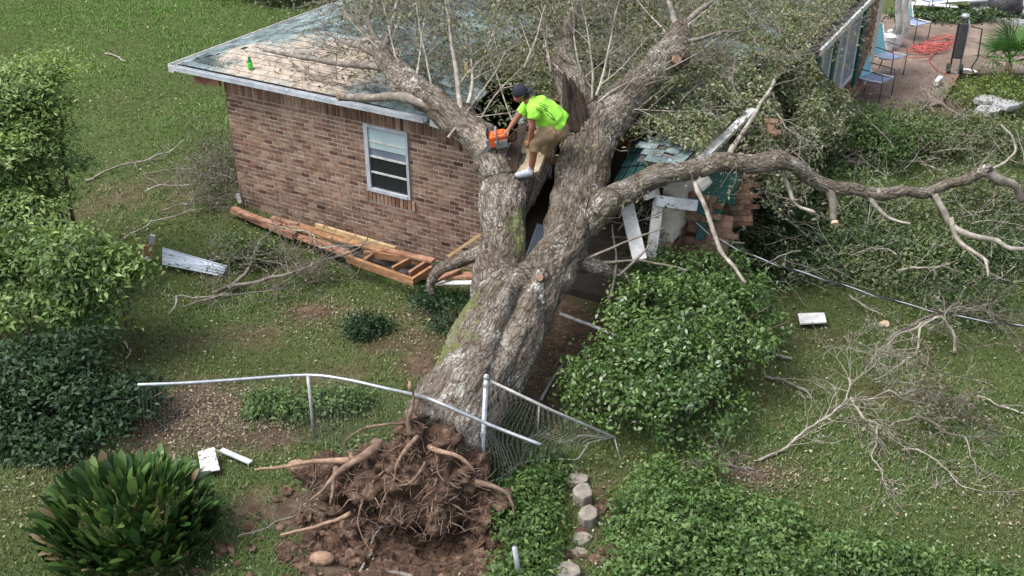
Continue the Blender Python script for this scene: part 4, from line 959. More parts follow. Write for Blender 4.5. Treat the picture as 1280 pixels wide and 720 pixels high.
SV = SV + SN * np.array([0.022 * noise.noise(Vector(v) * 9) + 0.010 * noise.noise(Vector(v) * 19) for v in SV])[:, None]
mesh_np('shirt', SV, SF, 'shirt_lime', man, smooth=True); sbv = BVHTree.FromPolygons([Vector(v) for v in SV], SF)
pr = MB()
for (a, b, c, d) in [(672, 128, 686, 134), (674, 131, 684, 136), (680, 136, 690, 143), (683, 142, 692, 150), (688, 142, 695, 152), (670, 136, 678, 141)]:
    pts = []
    for k in range(5):
        f_ = k / 4; h_, n_ = hit(a + (c - a) * f_, b + (d - b) * f_ + random.uniform(-.4, .4), sbv)
        if h_ is not None: pts.append(h_ + n_ * 0.001)
    if len(pts) > 2: pr.tube(pts, .006, 5)
pr.build('shirt_print', 'shirt_print', man)
sh2 = MB()
sh2.tube([J(701, 157), J(697, 161), J(692, 165)], [.165, .175, .165], 16); sh2.ball(J(696, 162), .165, .19, .155)
sh2.tube([J(693, 162, -.09), J(681, 168, -.12), J(669, 176, -.13), J(668, 187, -.12)], [.125, .125, .11, .10], 14)
sh2.tube([J(697, 162, .1), J(689, 172, .22), J(682, 184, .3), J(682, 192, .34)], [.125, .12, .105, .1], 14)
HV, HF, HN = remeshed(sh2, 0.012, 2); HV = HV + HN * np.array([0.014 * noise.noise(Vector(v) * 10) for v in HV])[:, None]
mesh_np('shorts', HV, HF, 'khaki', man, smooth=True)
for (ax, ay, ady) in ((663.5, 214, -.07), (686, 215, .42)):
    m = MB(); c = J(ax, ay, ady); m.tube([c + Vector((0.03, 0, -0.01)), c + Vector((0, 0, -.01)), c + Vector((-.08, -.01, -.03)), c + Vector((-.17, -.02, -.045)), c + Vector((-.21, -.02, -.05))], [.05, .056, .05, .045, .03], 12); m.tube([c + Vector((0, 0, .075)), c + Vector((0, 0, 0))], [.044, .05], 12)
    v_, f_, n_ = remeshed(m, .01, 2); shoe = mesh_np('shoe', v_, f_, 'shoe', man, smooth=True)
    m = MB(); m.tube([c + Vector((0.045, 0, -.052)), c + Vector((-.08, -.01, -.07)), c + Vector((-.215, -.02, -.082))], [.043, .042, .032], 10); m.build('sole', 'sole', shoe)
m = MB(); hc = J(651, 116); ax = (Vector((-0.45, -0.05, 1.0))).normalized(); rt = Vector((0, 0, 1)).rotation_difference(ax)
prof = [(.101, -.012), (.102, .015), (.096, .05), (.078, .083), (.045, .103), (.012, .11)]
m.lathe(hc + ax * .005, prof, 18, axis=ax); cap = m.build('cap', 'navy_cap', man, smooth=True)
bx_ = rt @ Vector((1, 0, 0)); by_ = rt @ Vector((0, 1, 0)); m = MB()
m.prism([hc + ax * .0 + bx_ * (.085 + .075 * math.cos(a)) + by_ * .085 * math.sin(a) for a in np.linspace(-1.57, 1.57, 9)], ax * -.008); m.build('brim', 'navy_cap', cap)
m = MB(); m.ball(J(656.5, 119.5), .06, .074, .06, rot=Matrix.Rotation(R(-20), 3, 'Y')); m.build('hair', 'hair', man, smooth=True)

# chainsaw in the far hand, resting on the cut limb
ch_, _n = hit(622, 182); ky = (ch_.y if ch_ is not None else 12.9) - 0.06
def K(px, py, dy=0.0): return at(px, py, y=ky + dy)
saw = thing('chainsaw', 'orange and grey chainsaw held low against the sawn limb', 'chainsaw', K(624, 186))
ax = Vector((-0.96, 0.1, -0.25)).normalized(); ay = Vector((0.1, 0.97, 0.2)); ay = (ay - ax * ay.dot(ax)).normalized(); az = ax.cross(ay); az = az if az.z > 0 else -az
c = K(623, 173)
MB().obb(c, ax * .115, ay * .085, az * .085).build('engine_housing', 'saw_orange', saw, bevel=.028)
MB().obb(c + az * .085 - ax * .02, ax * .07, ay * .05, az * .02).build('top_cover', 'saw_orange', saw, bevel=.01)
MB().obb(c - az * .04 - ay * .088 - ax * .04, ax * .085, ay * .02, az * .055).build('clutch_cover', 'saw_grey', saw, bevel=.012)
MB().obb(c + ax * .135 - az * .02, ax * .03, ay * .07, az * .06).build('muffler', 'saw_grey', saw, bevel=.012)
MB().obb(c - az * .095, ax * .12, ay * .08, az * .015).build('base_plate', 'saw_black', saw, bevel=.006)
MB().tube([c - ax * .10 + az * .05, c - ax * .16 + az * .10, c - ax * .22 + az * .10, c - ax * .25 + az * .02, c - ax * .22 - az * .07, c - ax * .10 - az * .08], .017, 8).build('rear_handle', 'saw_black', saw, smooth=True)
MB().tube([c + ay * .10 - az * .06, c + ay * .105 + az * .08, c + ay * .05 + az * .15, c - ay * .05 + az * .15, c - ay * .105 + az * .08, c - ay * .105 - az * .04], .013, 8).build('front_handle', 'saw_grey', saw, smooth=True)
MB().obb(c + ax * .12 + az * .11, ax * .008, ay * .08, az * .05).build('hand_guard', 'saw_black', saw, bevel=.004)
b0 = c - ay * .07 + ax * .10 - az * .03; bdv = (ax * 0.55 + Vector((-.1, .5, -.75))).normalized(); bn_ = bdv.cross(ay).normalized()
bar = MB().obb(b0 + bdv * .2, bdv * .2, bn_ * .035, bdv.cross(bn_) * .004).build('guide_bar', 'galvanised', saw, bevel=.003)
MB().obb(b0 + bdv * .2 + bn_ * .037, bdv * .2, bn_ * .006, bdv.cross(bn_) * .006).build('chain', 'saw_black', bar)

# ================================================================== CHAIN-LINK FENCE
fence = thing('chain_link_fence', 'bent galvanised chain-link fence knocked down by the uprooted tree', 'fence', gp(400, 540))
def fpath(l): return [at(a, b, z=z) for a, b, z in l]
def tubeobj(name, mat, pts, r, par, n=8, smooth=True, k=5):
    sm = smooth_chain([(Vector(p), 0) for p in pts], k); return MB().tube([p for p, _ in sm], r, n).build(name, mat, par, smooth=smooth)
RAIL1 = fpath([(172, 481, .93), (230, 479, .90), (290, 475, .86), (382, 469, .82), (430, 474, .85), (480, 485, .92)]) + [at(520, 494, y=9.5), at(545, 502, y=9.12), at(612, 531, y=9.02), at(676, 556, y=8.85)]
tubeobj('rail', 'galvanised', RAIL1, .021, fence)
ptop, pbot = at(608, 472, y=9.45), gp(597, 655)
MB().tube([pbot - Vector((0, 0, .1)), ptop], .031, 10).build('post', 'galvanised', fence, smooth=True)
MB().lathe(ptop - Vector((0, 0, .03)), [(.037, 0), (.037, .04), (.028, .06), (.012, .075)], 10).build('post_cap', 'galvanised', fence, smooth=True)
for f in (0.95, 0.62):
    q = pbot + (ptop - pbot) * f; MB().tube([q - (ptop - pbot).normalized() * .02, q + (ptop - pbot).normalized() * .02], .038, 10).build('tension_band', 'galvanised', fence)
R2a, R2b = ptop - Vector((0, 0, .04)), at(768, 547, z=.52)
MB().tube([R2a + Vector((.03, 0, 0)), (R2a + R2b) / 2 - Vector((0, 0, .01)), R2b], .018, 8).build('rail', 'galvanised_dull', fence, smooth=True)
for (tx, ty, bx, by) in ((385, 470, 393, 548),):
    p1 = at(tx, ty, z=.82); p0 = gp(bx, by); MB().tube([p0 - Vector((0, 0, .05)), p1], .022, 8).build('post', 'galvanised_dull', fence, smooth=True)
p0 = gp(652, 730); p1 = at(643, 684, y=p0.y + 0.02); MB().tube([p0 - Vector((0, 0, .1)), p1], .028, 10).build('post', 'galvanised', fence, smooth=True)
MB().tube([at(706, 452, z=.05), at(690, 475, z=.10), at(676, 500, z=.12)], .018, 8).build('rail', 'galvanised_dull', fence, smooth=True)
MB().tube([at(674, 505, z=.5), at(672, 540, z=.2)], .012, 6).build('tension_bar', 'galvanised_dull', fence, smooth=True)
tubeobj('bottom_wire', 'galvanised_dull', fpath([(598, 612, .12), (625, 597, .14), (650, 580, .16), (665, 576, .16), (700, 574, .16), (720, 574, .16), (728, 566, .2), (735, 556, .24)]), .007, fence, 5)
MB().tube([R2b, at(772, 562, z=.4), at(776, 575, z=.25)], .008, 5).build('tie_wire', 'galvanised_dull', fence)
def lerp(a, b, t): return a + (b - a) * t
def polyat(P, t):
    f_ = t * (len(P) - 1); i = min(int(f_), len(P) - 2); return P[i].lerp(P[i + 1], f_ - i)
def netting(name, top, bot, cols, rows, r, crumple):
    m = MB()
    def pt(u, v):
        a, b = polyat(top, min(max(u, 0), 1)), polyat(bot, min(max(u, 0), 1)); q = a.lerp(b, v)
        return q + noise.noise_vector(q * 2.6) * crumple * math.sin(math.pi * min(max(v, 0), 1) * .8 + .3)
    for c in range(cols):
        for sgn in (0, 1):
            pts = []
            for k in range(rows + 1): pts.append(pt((c + 0.5 + (0.5 if (k + sgn) % 2 else 0) - 0.5) / cols, k / rows))
            m.tube(pts, r, 3, cap=False)
    return m.build(name, 'rusty_wire' if r < .002 else 'galvanised_dull', fence, kind='stuff')
netting('wire_netting', [ptop, lerp(ptop, R2b, .33), lerp(ptop, R2b, .66), R2b], fpath([(600, 632, .06), (640, 590, .15), (690, 576, .15), (735, 560, .2)]), 30, 20, .0019, .17)
netting('wire_netting', RAIL1[2:8], [gp(x_, y_, .03) for x_, y_ in [(292, 560), (388, 556), (430, 560), (480, 566), (540, 575), (596, 600)]], 56, 14, .0009, .05)
netting('wire_netting', RAIL1[0:3], [gp(x_, y_, .03) for x_, y_ in [(176, 562), (230, 561), (292, 560)]], 22, 14, .0009, .04)

# ================================================================== DEBRIS
def one(name, mb, mat, label, cat, group=None, bevel=0.0, smooth=False):
    return tag(mb.build(name, mat, None, bevel=bevel, smooth=smooth), label, cat, group)
one('loose_pipe', MB().tube([at(700, 392, z=.42), at(740, 407, z=.38), at(779, 423, z=.34)], .024, 10), 'worn_white', 'straight pale pipe jutting from behind the trunk towards the leafy hedge', 'pipe', smooth=True)
# torn-off eave framing along the wall
ev = thing('fallen_eave_frame', 'torn-off orange lumber eave frame lying along the foot of the brick wall', 'lumber', gp(440, 320))
def ground_board(px0, py0, z0, px1, py1, z1, w, h, name, mat, par): return MB().board(at(px0, py0, z=z0), at(px1, py1, z=z1), w, h).build(name, mat, par, bevel=.004)
for q in [(291, 262, .16, 369, 295, .16, .12, .10, 'beam', 'lumber_red'), (345, 276, .20, 446, 304, .24, .20, .04, 'plank', 'lumber'), (395, 282, .30, 495, 312, .34, .05, .09, 'plank', 'lumber_pale'), (300, 266, .22, 350, 282, .22, .10, .05, 'plank', 'lumber_red'),
          (434, 323, .28, 518, 353, .30, .06, .12, 'joist', 'lumber'), (455, 317, .32, 538, 327, .36, .06, .11, 'joist', 'lumber'), (480, 312, .40, 542, 326, .42, .12, .04, 'plank', 'lumber_red'), (400, 302, .18, 440, 322, .24, .10, .06, 'plank', 'lumber_red'),
          (455, 327, .30, 469, 318, .32, .05, .10, 'brace', 'lumber'), (491, 337, .30, 513, 325, .34, .05, .10, 'brace', 'lumber'), (512, 343, .30, 535, 328, .36, .05, .10, 'brace', 'lumber_red'), (515, 352, .31, 540, 336, .38, .05, .11, 'brace', 'lumber'),
          (543, 352, .30, 576, 337, .40, .07, .05, 'plank', 'lumber_red'), (520, 345, .25, 600, 344, .35, .16, .04, 'plank', 'lumber_red'), (365, 292, .12, 436, 318, .2, .18, .03, 'plank', 'lumber_red'), (430, 300, .30, 482, 314, .36, .14, .03, 'plank', 'lumber'),
          (561, 320, .45, 601, 293, 1.0, .06, .045, 'brace', 'lumber_pale'), (340, 272, .26, 372, 281, .24, .09, .04, 'plank', 'lumber_red'), (540, 354, .22, 596, 353, .28, .10, .03, 'plank', 'worn_white')]: ground_board(*q, ev)
a_, b_, c_, d_ = at(440, 318, z=.12), at(525, 350, z=.14), at(545, 330, z=.16), at(400, 300, z=.14)
MB().prism([a_, b_, c_, d_], (0, 0, .012)).build('felt_sheet', 'dark_felt', ev)
pipe = MB().prism([at(203, 310, z=.28), at(284, 333, z=.18), at(278, 345, z=.05), at(203, 330, z=.15)], (0, 0, .01))
o = one('metal_sheet', pipe, 'sheet_metal', 'torn bluish-grey metal flashing sheet lying on the lawn left of the house', 'sheet')
for k in range(5):
    f_ = k / 4; MB().tube([at(203, 310 + 20 * f_, z=.285 - .13 * f_), at(284 - 6 * f_, 333 + 12 * f_, z=.19 - .13 * f_)], .012, 6).build('rib', 'sheet_metal', o)
sc_ = thing('gable_scrap', 'orange board scrap with a white upright trim piece on the left lawn', 'board', gp(180, 325))
MB().prism([at(160, 317, z=.1), at(188, 306, z=.45), at(190, 320, z=.25), at(165, 324, z=.05)], (0.0, .03, .02)).build('board', 'lumber', sc_)
MB().board(at(191, 294, z=.55), at(187, 323, z=.1), .08, .05, (0, -1, .2)).build('trim', 'white_paint', sc_)
MB().board(at(157, 325, z=.06), at(190, 323, z=.12), .06, .03).build('trim', 'white_paint', sc_)
one('long_trim_board', MB().board(at(0, 341, z=.3), at(140, 327, z=.2), .06, .04), 'worn_white', 'long pale trim board half hidden in the light green bush', 'board')
def flat(px, dz=.05, th=.015): return MB().prism([gp(a, b, dz + e) for a, b, e in px], (0, 0, th))
one('painted_board', flat([(247, 566, .08), (268, 560, .12), (275, 588, .05), (252, 592, .03)]), 'dirty_board', 'square white panel speckled with dirt beside the strap-leaved plant', 'panel')
one('white_strip', flat([(274, 565, .05), (279, 561, .06), (316, 577, .05), (311, 581, .05)], .03, .02), 'gutter_paint', 'narrow white trim strip lying right of the speckled panel', 'strip')
one('white_board', flat([(997, 393, .06), (1030, 392, .08), (1033, 404, .05), (1000, 406, .05)], .04, .02), 'paper_white', 'clean white board lying on the grass right of the hedge', 'board')
one('white_scrap', flat([(325, 277, .05), (333, 280, .06), (340, 287, .05), (331, 286, .05)], .03, .01), 'paper_white', 'small white scrap on the grass below the orange beam', 'scrap')
# concrete edging blocks
def block(px, py, sx, sy, h, rot, label):
    p = gp(px, py); m = MB(); n = 7; pts = [(p.x + 1.15 * sx * math.cos(rot + 2 * math.pi * k / n) * random.uniform(.72, 1.15), p.y + 1.15 * sy * math.sin(rot + 2 * math.pi * k / n) * random.uniform(.72, 1.15), p.z - .04) for k in range(n)]
    m.prism(pts[::-1], (0, 0, h + .04)); one('concrete_block', m, 'concrete', label, 'block', 'concrete edging blocks', bevel=.018)
for q in [(712, 590, .12, .11, .05, .2, 'concrete edging block half buried just below the fence wire, topmost of the row'), (722, 604, .13, .10, .08, .6, 'low tan concrete block second from the top of the edging row'), (728, 627, .11, .12, .17, .2, 'squarish pale concrete block standing proud in the middle of the edging row'),
          (735, 652, .12, .12, .14, .5, 'rounded pale concrete block just below the squarish one'), (727, 674, .10, .10, .03, .1, 'sunken tan concrete block among the ivy in the edging row'), (725, 692, .10, .09, .02, .9, 'flat weathered block near the lower end of the edging row'), (708, 720, .15, .12, .10, .4, 'pale concrete block cut by the bottom edge of the picture')]: block(*q)
# downed service cable
cp = smooth_chain([(at(a, b, y=y_), 0) for a, b, y_ in [(868, 278, 13.0), (905, 303, 12.75), (960, 327, 12.5), (1030, 349, 12.35), (1110, 374, 12.2), (1200, 396, 12.1), (1290, 410, 12.0), (1400, 432, 12.0), (1500, 470, 11.4), (1580, 505, 10.9)]], 14)
cab = thing('downed_cable', 'twisted black and grey service cable sagging from the house to the right edge', 'cable', (at(1100, 372, y=12.2).x, 12.2, 0))
for k in range(3):
    pts = []
    for i, (p, _) in enumerate(cp): a = i * 0.55 + k * 2.09; pts.append(p + Vector((0, math.cos(a) * .010, math.sin(a) * .010)))
    MB().tube(pts, .0085, 5).build('strand', 'cable_grey' if k == 0 else 'cable_black', cab, smooth=True)

# fallen branches: each a thing of its own
def fbranch(label, pts, r0, r1, mat='twig_bark', twigs=6, tl=0.5, cat='branch', group=None, depth=1, leaves=1):
    P = [gp(a, b, c) for a, b, c in pts]; root_ = thing('fallen_branch', label, cat, P[0], group)
    sm = [p for p, _ in smooth_chain([(p, 0) for p in P], 5)]; L = random.random() * 90
    sm = [p + noise.noise_vector(p * 4 + Vector((L, 0, 0))) * .04 + noise.noise_vector(p * 11 + Vector((L, 0, 0))) * .022 for p in sm]; m = len(sm); r0 *= .62; r1 *= .5
    MB().tube(sm, [r0 + (r1 - r0) * i / (m - 1) for i in range(m)], 7).build('limb', mat, root_, smooth=True)
    if twigs:
        tw = MB(); tips = []
        for _ in range(twigs):
            i = random.randint(max(1, m // 5), m - 1); d = (sm[i] - sm[i - 1]).normalized(); sdv = Vector((random.gauss(0, 1), random.gauss(0, 1), random.uniform(-.2, .5)))
            grow(tw, sm[i], d * .6 + sdv * .55, tl * random.uniform(.5, 1.2), max(.003, r1 * .8), depth, tips, .32, (2, 4), 0.0, 4, gzf)
        tw.build('twigs', mat, root_, smooth=True, kind='stuff')
        if leaves:
            V, F, c = leaves_at(tips, leaves, .055, OLIVE + [(.16, .12, .07)] * 2, .05, .7, .8 if leaves > 1 else .22); mesh_np('leaves', V, F, 'leaf', root_, col=c, kind='stuff')
    return root_
GA, GB = 'branches on the left lawn', 'branches strewn on the right lawn'
fbranch('short pale stick alone on the bright lawn at upper left', [(132, 66, .03), (145, 70, .05), (156, 77, .03)], .035, .028, 'twig_pale', 0, group=GA)
fbranch('long lichen-grey branch on the lawn pointing at the house corner', [(106, 226, .05), (150, 208, .08), (195, 195, .1), (222, 183, .15), (236, 172, .3)], .035, .02, 'twig_pale', 5, .5, group=GA)
fbranch('forked grey branch just left of the house corner, upper of two', [(180, 216, .1), (215, 212, .1), (245, 208, .15), (275, 193, .25)], .025, .015, 'twig_bark', 9, .8, group=GA)
fbranch('forked grey branch just left of the house corner, lower of two', [(182, 240, .1), (205, 232, .1), (245, 231, .1), (275, 225, .15)], .03, .015, 'twig_pale', 9, .8, group=GA)
fbranch('thin straight branch on the lawn above the metal sheet', [(153, 299, .05), (190, 278, .1), (220, 270, .15), (255, 258, .2)], .03, .012, 'twig_pale', 5, .6, group=GA)
fbranch('broken leaning branch ending in a raw stub left of the lumber', [(268, 365, .12), (305, 345, .15), (320, 312, .35), (338, 288, .45)], .05, .015, 'twig_bark', 8, .7, group=GA, depth=2)
fbranch('bare branched limb spreading in front of the orange lumber frame', [(285, 360, .1), (350, 345, .2), (390, 332, .3), (430, 318, .45), (455, 307, .55)], .05, .02, 'twig_bark', 16, .8, group=GA, depth=2)
fbranch('low grey tangle of twigs between the metal sheet and the lumber', [(240, 330, .1), (290, 322, .25), (330, 325, .3), (375, 338, .2)], .03, .012, 'twig_bark', 26, .75, group=GA, depth=2)
fbranch('thin twiggy branch on the grass in front of the metal sheet', [(225, 385, .06), (265, 372, .12), (320, 365, .15), (395, 352, .12)], .025, .010, 'twig_bark', 22, .65, group=GA, depth=2)
fbranch('pale twiggy branch left of the house corner near the wall foot', [(200, 262, .1), (235, 255, .2), (265, 250, .25), (295, 240, .2)], .025, .010, 'twig_bark', 20, .8, group=GA, depth=2)
fbranch('crooked white stick standing in the grass near the light green bush', [(212, 392, .1), (220, 378, .25), (224, 370, .15), (250, 372, .1), (290, 366, .08)], .03, .018, 'twig_pale', 4, .35, group=GA)
fbranch('small pale stick on the bare patch above the fence rail', [(154, 427, .03), (162, 440, .05), (158, 451, .03)], .03, .02, 'twig_pale', 0, group=GA)
fbranch('low twiggy branch between the lumber and the thick stub of trunk', [(348, 285, .3), (388, 292, .4), (400, 308, .45), (450, 306, .5), (470, 312, .5)], .025, .012, 'twig_pale', 8, .5, group=GA)
fbranch('arched bare branch curving down over the grass right of the white board', [(1195, 440, .05), (1190, 412, .35), (1172, 398, .5), (1150, 410, .4), (1145, 440, .2), (1120, 462, .1), (1090, 475, .05)], .038, .016, 'twig_pale', 10, .7, group=GB, depth=2)
fbranch('pale fan of twigs sweeping left below the arched branch', [(1168, 400, .45), (1140, 412, .35), (1118, 420, .25), (1108, 440, .1)], .028, .01, 'twig_pale', 9, .55, group=GB, depth=2)
fbranch('long bare branch with raised twigs, leftmost of the right lawn tangle', [(948, 573, .05), (985, 558, .08), (1010, 535, .2), (1045, 515, .3), (1062, 492, .35), (1064, 478, .4)], .03, .016, 'twig_pale', 16, .7, group=GB, depth=2)
fbranch('pale pointed branch with spread twigs at the bottom of the lawn tangle', [(1065, 498, .3), (1078, 522, .3), (1093, 532, .2), (1092, 570, .1), (1102, 590, .06), (1112, 608, .03)], .03, .010, 'twig_pale', 14, .55, group=GB, depth=2)
fbranch('dark branch reaching right from the lawn tangle with a crooked end', [(1115, 535, .2), (1150, 520, .25), (1185, 540, .15), (1205, 548, .12), (1215, 570, .05), (1221, 592, .03)], .028, .012, 'twig_bark', 14, .6, group=GB, depth=2)
fbranch('leafy branch heaped at the middle of the right lawn tangle', [(1080, 500, .2), (1110, 490, .4), (1130, 498, .4), (1160, 502, .25), (1205, 512, .1)], .028, .012, 'twig_bark', 22, .6, group=GB, depth=2, leaves=2)
fbranch('thin crooked branch at the lower right of the lawn tangle', [(1125, 561, .05), (1160, 568, .08), (1185, 592, .05), (1205, 608, .03), (1237, 613, .03)], .018, .008, 'twig_pale', 6, .45, group=GB)
fbranch('straight pale branch on the grass cut by the right edge', [(1222, 493, .05), (1250, 505, .08), (1290, 521, .06)], .022, .02, 'twig_pale', 2, .3, group=GB)
fbranch('bare pale branch with drooping twigs above the ground-cover bed', [(943, 588, .15), (915, 582, .22), (890, 575, .2), (868, 580, .1)], .025, .012, 'twig_bark', 12, .45, group=GB, depth=2)
fbranch('short thick grey log lying beside the right end of the hedge', [(958, 436, .08), (975, 444, .08), (990, 447, .06)], .045, .035, 'twig_bark', 0, group=GB)
fbranch('grey broken log below the short one beside the hedge', [(955, 470, .06), (985, 478, .08), (1012, 490, .06)], .035, .025, 'twig_bark', 5, .4, group=GB)
fbranch('slim pale branch across the grass below the sagging cable', [(1062, 368, .1), (1075, 380, .15), (1098, 393, .08)], .025, .018, 'twig_pale', 3, .3, group=GB)
fbranch('white level branch in the brush under the big limb', [(1120, 338, .3), (1155, 336, .4), (1188, 328, .5)], .03, .02, 'twig_pale', 4, .4, group=GB)
fbranch('brown twiggy branch piled under the cable on the right', [(1105, 425, .1), (1150, 400, .3), (1200, 385, .4), (1250, 395, .3)], .03, .012, 'twig_bark', 26, .8, group=GB, depth=2)
fbranch('thin pale branch leaning among bushes below the patio, left one', [(1030, 172, .6), (1028, 145, .8), (1018, 118, 1.0)], .03, .015, 'twig_pale', 4, .6, group='branches in the patio bushes')
fbranch('thin pale branch leaning among bushes below the patio, right one', [(1120, 187, .5), (1102, 165, .8), (1085, 148, .9)], .03, .015, 'twig_pale', 4, .6, group='branches in the patio bushes')
fbranch('pale branch pile lying at the near edge of the patio', [(1255, 165, .2), (1210, 150, .4), (1170, 125, .4), (1150, 108, .3)], .035, .015, 'twig_pale', 22, .9, group='branches in the patio bushes', depth=2)
fbranch('thin root-like branch curling in front of the root pit', [(450, 718, .03), (462, 690, .06), (470, 668, .1), (480, 650, .15)], .025, .012, 'twig_pale', 4, .3, group='debris round the root pit')
fbranch('long dry branch over the grass left of the root ball', [(300, 672, .05), (345, 655, .08), (372, 640, .12), (378, 628, .15)], .016, .01, 'twig_bark', 6, .4, group='debris round the root pit')
fbranch('flat grey plank-like log in the pit at the bottom edge', [(462, 716, .05), (490, 716, .06), (515, 722, .05)], .045, .05, 'twig_bark', 0, group='debris round the root pit')
one('sawn_stump_end', MB().lathe(gp(1102, 406), [(.05, 0), (.055, .10), (.05, .12)], 10, axis=(0.2, -.7, .6)), 'cut_wood', 'small round pale log end in the grass under the cable', 'log')
one('root_chunk', MB().ball(gp(402, 698, .04), .14, .09, .07, 10, 7), 'root_raw', 'lump of torn reddish wood on the grass below the root ball', 'wood')
one('root_chunk', MB().ball(gp(372, 583, .06), .13, .08, .09, 10, 7), 'root_raw', 'pale torn wood lump at the left end of the roots', 'wood')

# ================================================================== SHRUBS AND TREES
def foliage(blobs, n, L, pal, ncl, cr, asp=.5, up=.5, inner=.3, zmin=.02, jit=.6, flat=.7):
    vol = np.array([b[3] * b[4] + b[4] * b[5] + b[3] * b[5] for b in blobs]); vol = vol / vol.sum()
    bi = RNG.choice(len(blobs), ncl, p=vol); Bc = np.array([b[:3] for b in blobs])[bi]; Br = np.array([b[3:6] for b in blobs])[bi]
    d = unit(RNG.normal(size=(ncl, 3))); d[:, 2] = np.where(d[:, 2] < -.35, -d[:, 2], d[:, 2])
    rad = np.where(RNG.random(ncl) < inner, RNG.random(ncl) ** .5, .86 + .26 * RNG.random(ncl)); CC = Bc + d * Br * rad[:, None]
    pal = np.array(pal); ctint = pal[RNG.integers(0, len(pal), ncl)]; cs = cr * (.6 + .8 * RNG.random(ncl))
    k = RNG.integers(0, ncl, n); C = CC[k] + RNG.normal(size=(n, 3)) * cs[k][:, None] * np.array([1, 1, flat])
    N = unit(d[k] * .55 + RNG.normal(size=(n, 3)) * jit + np.array([0, 0, up])); g_ = gz(C[:, 0], C[:, 1]) + zmin; C[:, 2] = np.maximum(C[:, 2], g_ + .1 * RNG.random(n))
    c = (ctint[k] * .6 + pal[RNG.integers(0, len(pal), n)] * .4) * (.7 + .6 * RNG.random(n))[:, None]
    Ls = L * (.6 + .8 * RNG.random(n)); V, F = leaf_quads(C, N, Ls, Ls * asp); return V, F, np.repeat(c, 4, 0)
def shrub(name, label, blobs, n, L, pal, ncl, cr, cat='shrub', group=None, mat='leaf', stems=6, sr=.018, **kw):
    cx = np.mean([b[0] for b in blobs]); cy = np.mean([b[1] for b in blobs]); z0 = gzf(cx, cy); r = thing(name, label, cat, (cx, cy, z0), group)
    V, F, c = foliage(blobs, n, L, pal, ncl, cr, **kw); mesh_np('foliage', V, F, mat, r, col=c, kind='stuff')
    for i in range(stems):
        b = blobs[i % len(blobs)]; bx, by = b[0] + random.gauss(0, b[3] * .2), b[1] + random.gauss(0, b[4] * .2)
        chain_part('stem', 'stem_brown', [(bx, by, gzf(bx, by) - .05), (bx + random.gauss(0, .1) * b[3], by, b[2] * .55), (b[0] + random.gauss(0, .5) * b[3], b[1] + random.gauss(0, .5) * b[4], b[2] + b[5] * random.uniform(.2, .85))], sr, sr * .4, r, 6, .03)
    return r
def bl(px, py, y, rx, ry, rz_): p = at(px, py, y=y); return (p.x, p.y, p.z, rx, ry, rz_)
HEDGE = [(.06, .12, .028), (.10, .172, .042), (.032, .07, .019), (.15, .22, .07), (.06, .12, .032), (.10, .18, .045)]
COVER = [(.08, .15, .042), (.115, .195, .055), (.055, .11, .03), (.17, .25, .085), (.09, .165, .045)]
LIGHT = [(.16, .24, .06), (.24, .325, .10), (.09, .155, .042), (.31, .40, .155), (.12, .20, .06)]
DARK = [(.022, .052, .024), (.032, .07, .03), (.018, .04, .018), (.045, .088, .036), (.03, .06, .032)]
BACK = [(.085, .14, .042), (.125, .185, .065), (.048, .085, .026), (.19, .24, .10), (.105, .14, .058)]
YEL = [(.16, .20, .04), (.22, .26, .06), (.12, .16, .03)]
shrub('hedge_shrub', 'large dense glossy green hedge bush right of the trunk', [(1.45, 10.5, .42, .72, .75, .58), (1.05, 10.8, .3, .45, .5, .4), (2.15, 10.45, .48, .78, .72, .62), (2.75, 11.5, .6, .7, .8, .7), (2.1, 11.5, .65, .85, .9, .72), (2.95, 12.3, .6, .6, .8, .72), (2.4, 12.5, .6, .7, .6, .68)], 26000, .066, HEDGE, 420, .105, mat='leaf_gloss', stems=22, inner=.4)
shrub('ground_cover', 'broad bed of bright green ground cover at the bottom, right of the blocks', [(1.65, 8.5, .1, .55, .7, .38), (2.1, 8.2, .1, .7, .7, .38), (2.7, 8.2, .08, .6, .6, .32), (1.95, 9.1, .08, .6, .45, .32), (1.5, 7.7, .1, .48, .5, .36), (2.4, 7.6, .1, .8, .5, .34)], 19000, .060, COVER, 560, .075, cat='ground cover', stems=8, inner=.2)
shrub('ground_cover', 'smaller clump of ground cover at the bottom edge on the far right', [(3.6, 8.0, .05, .5, .35, .25), (4.2, 7.85, .05, .55, .3, .22), (3.0, 7.85, .05, .4, .3, .22), (4.8, 7.7, .03, .4, .25, .16)], 6500, .055, COVER, 220, .065, cat='ground cover', stems=4, inner=.2)
shrub('ivy_patch', 'dark green ivy patch between the root ball and the edging blocks', [(.2, 9.15, .02, .38, .4, .22), (.2, 8.6, .02, .36, .45, .18), (.3, 8.2, .02, .28, .4, .15), (.38, 9.5, .02, .28, .3, .2), (.1, 7.9, .0, .35, .35, .16)], 7500, .058, HEDGE, 300, .065, cat='ground cover', stems=4, inner=.2)
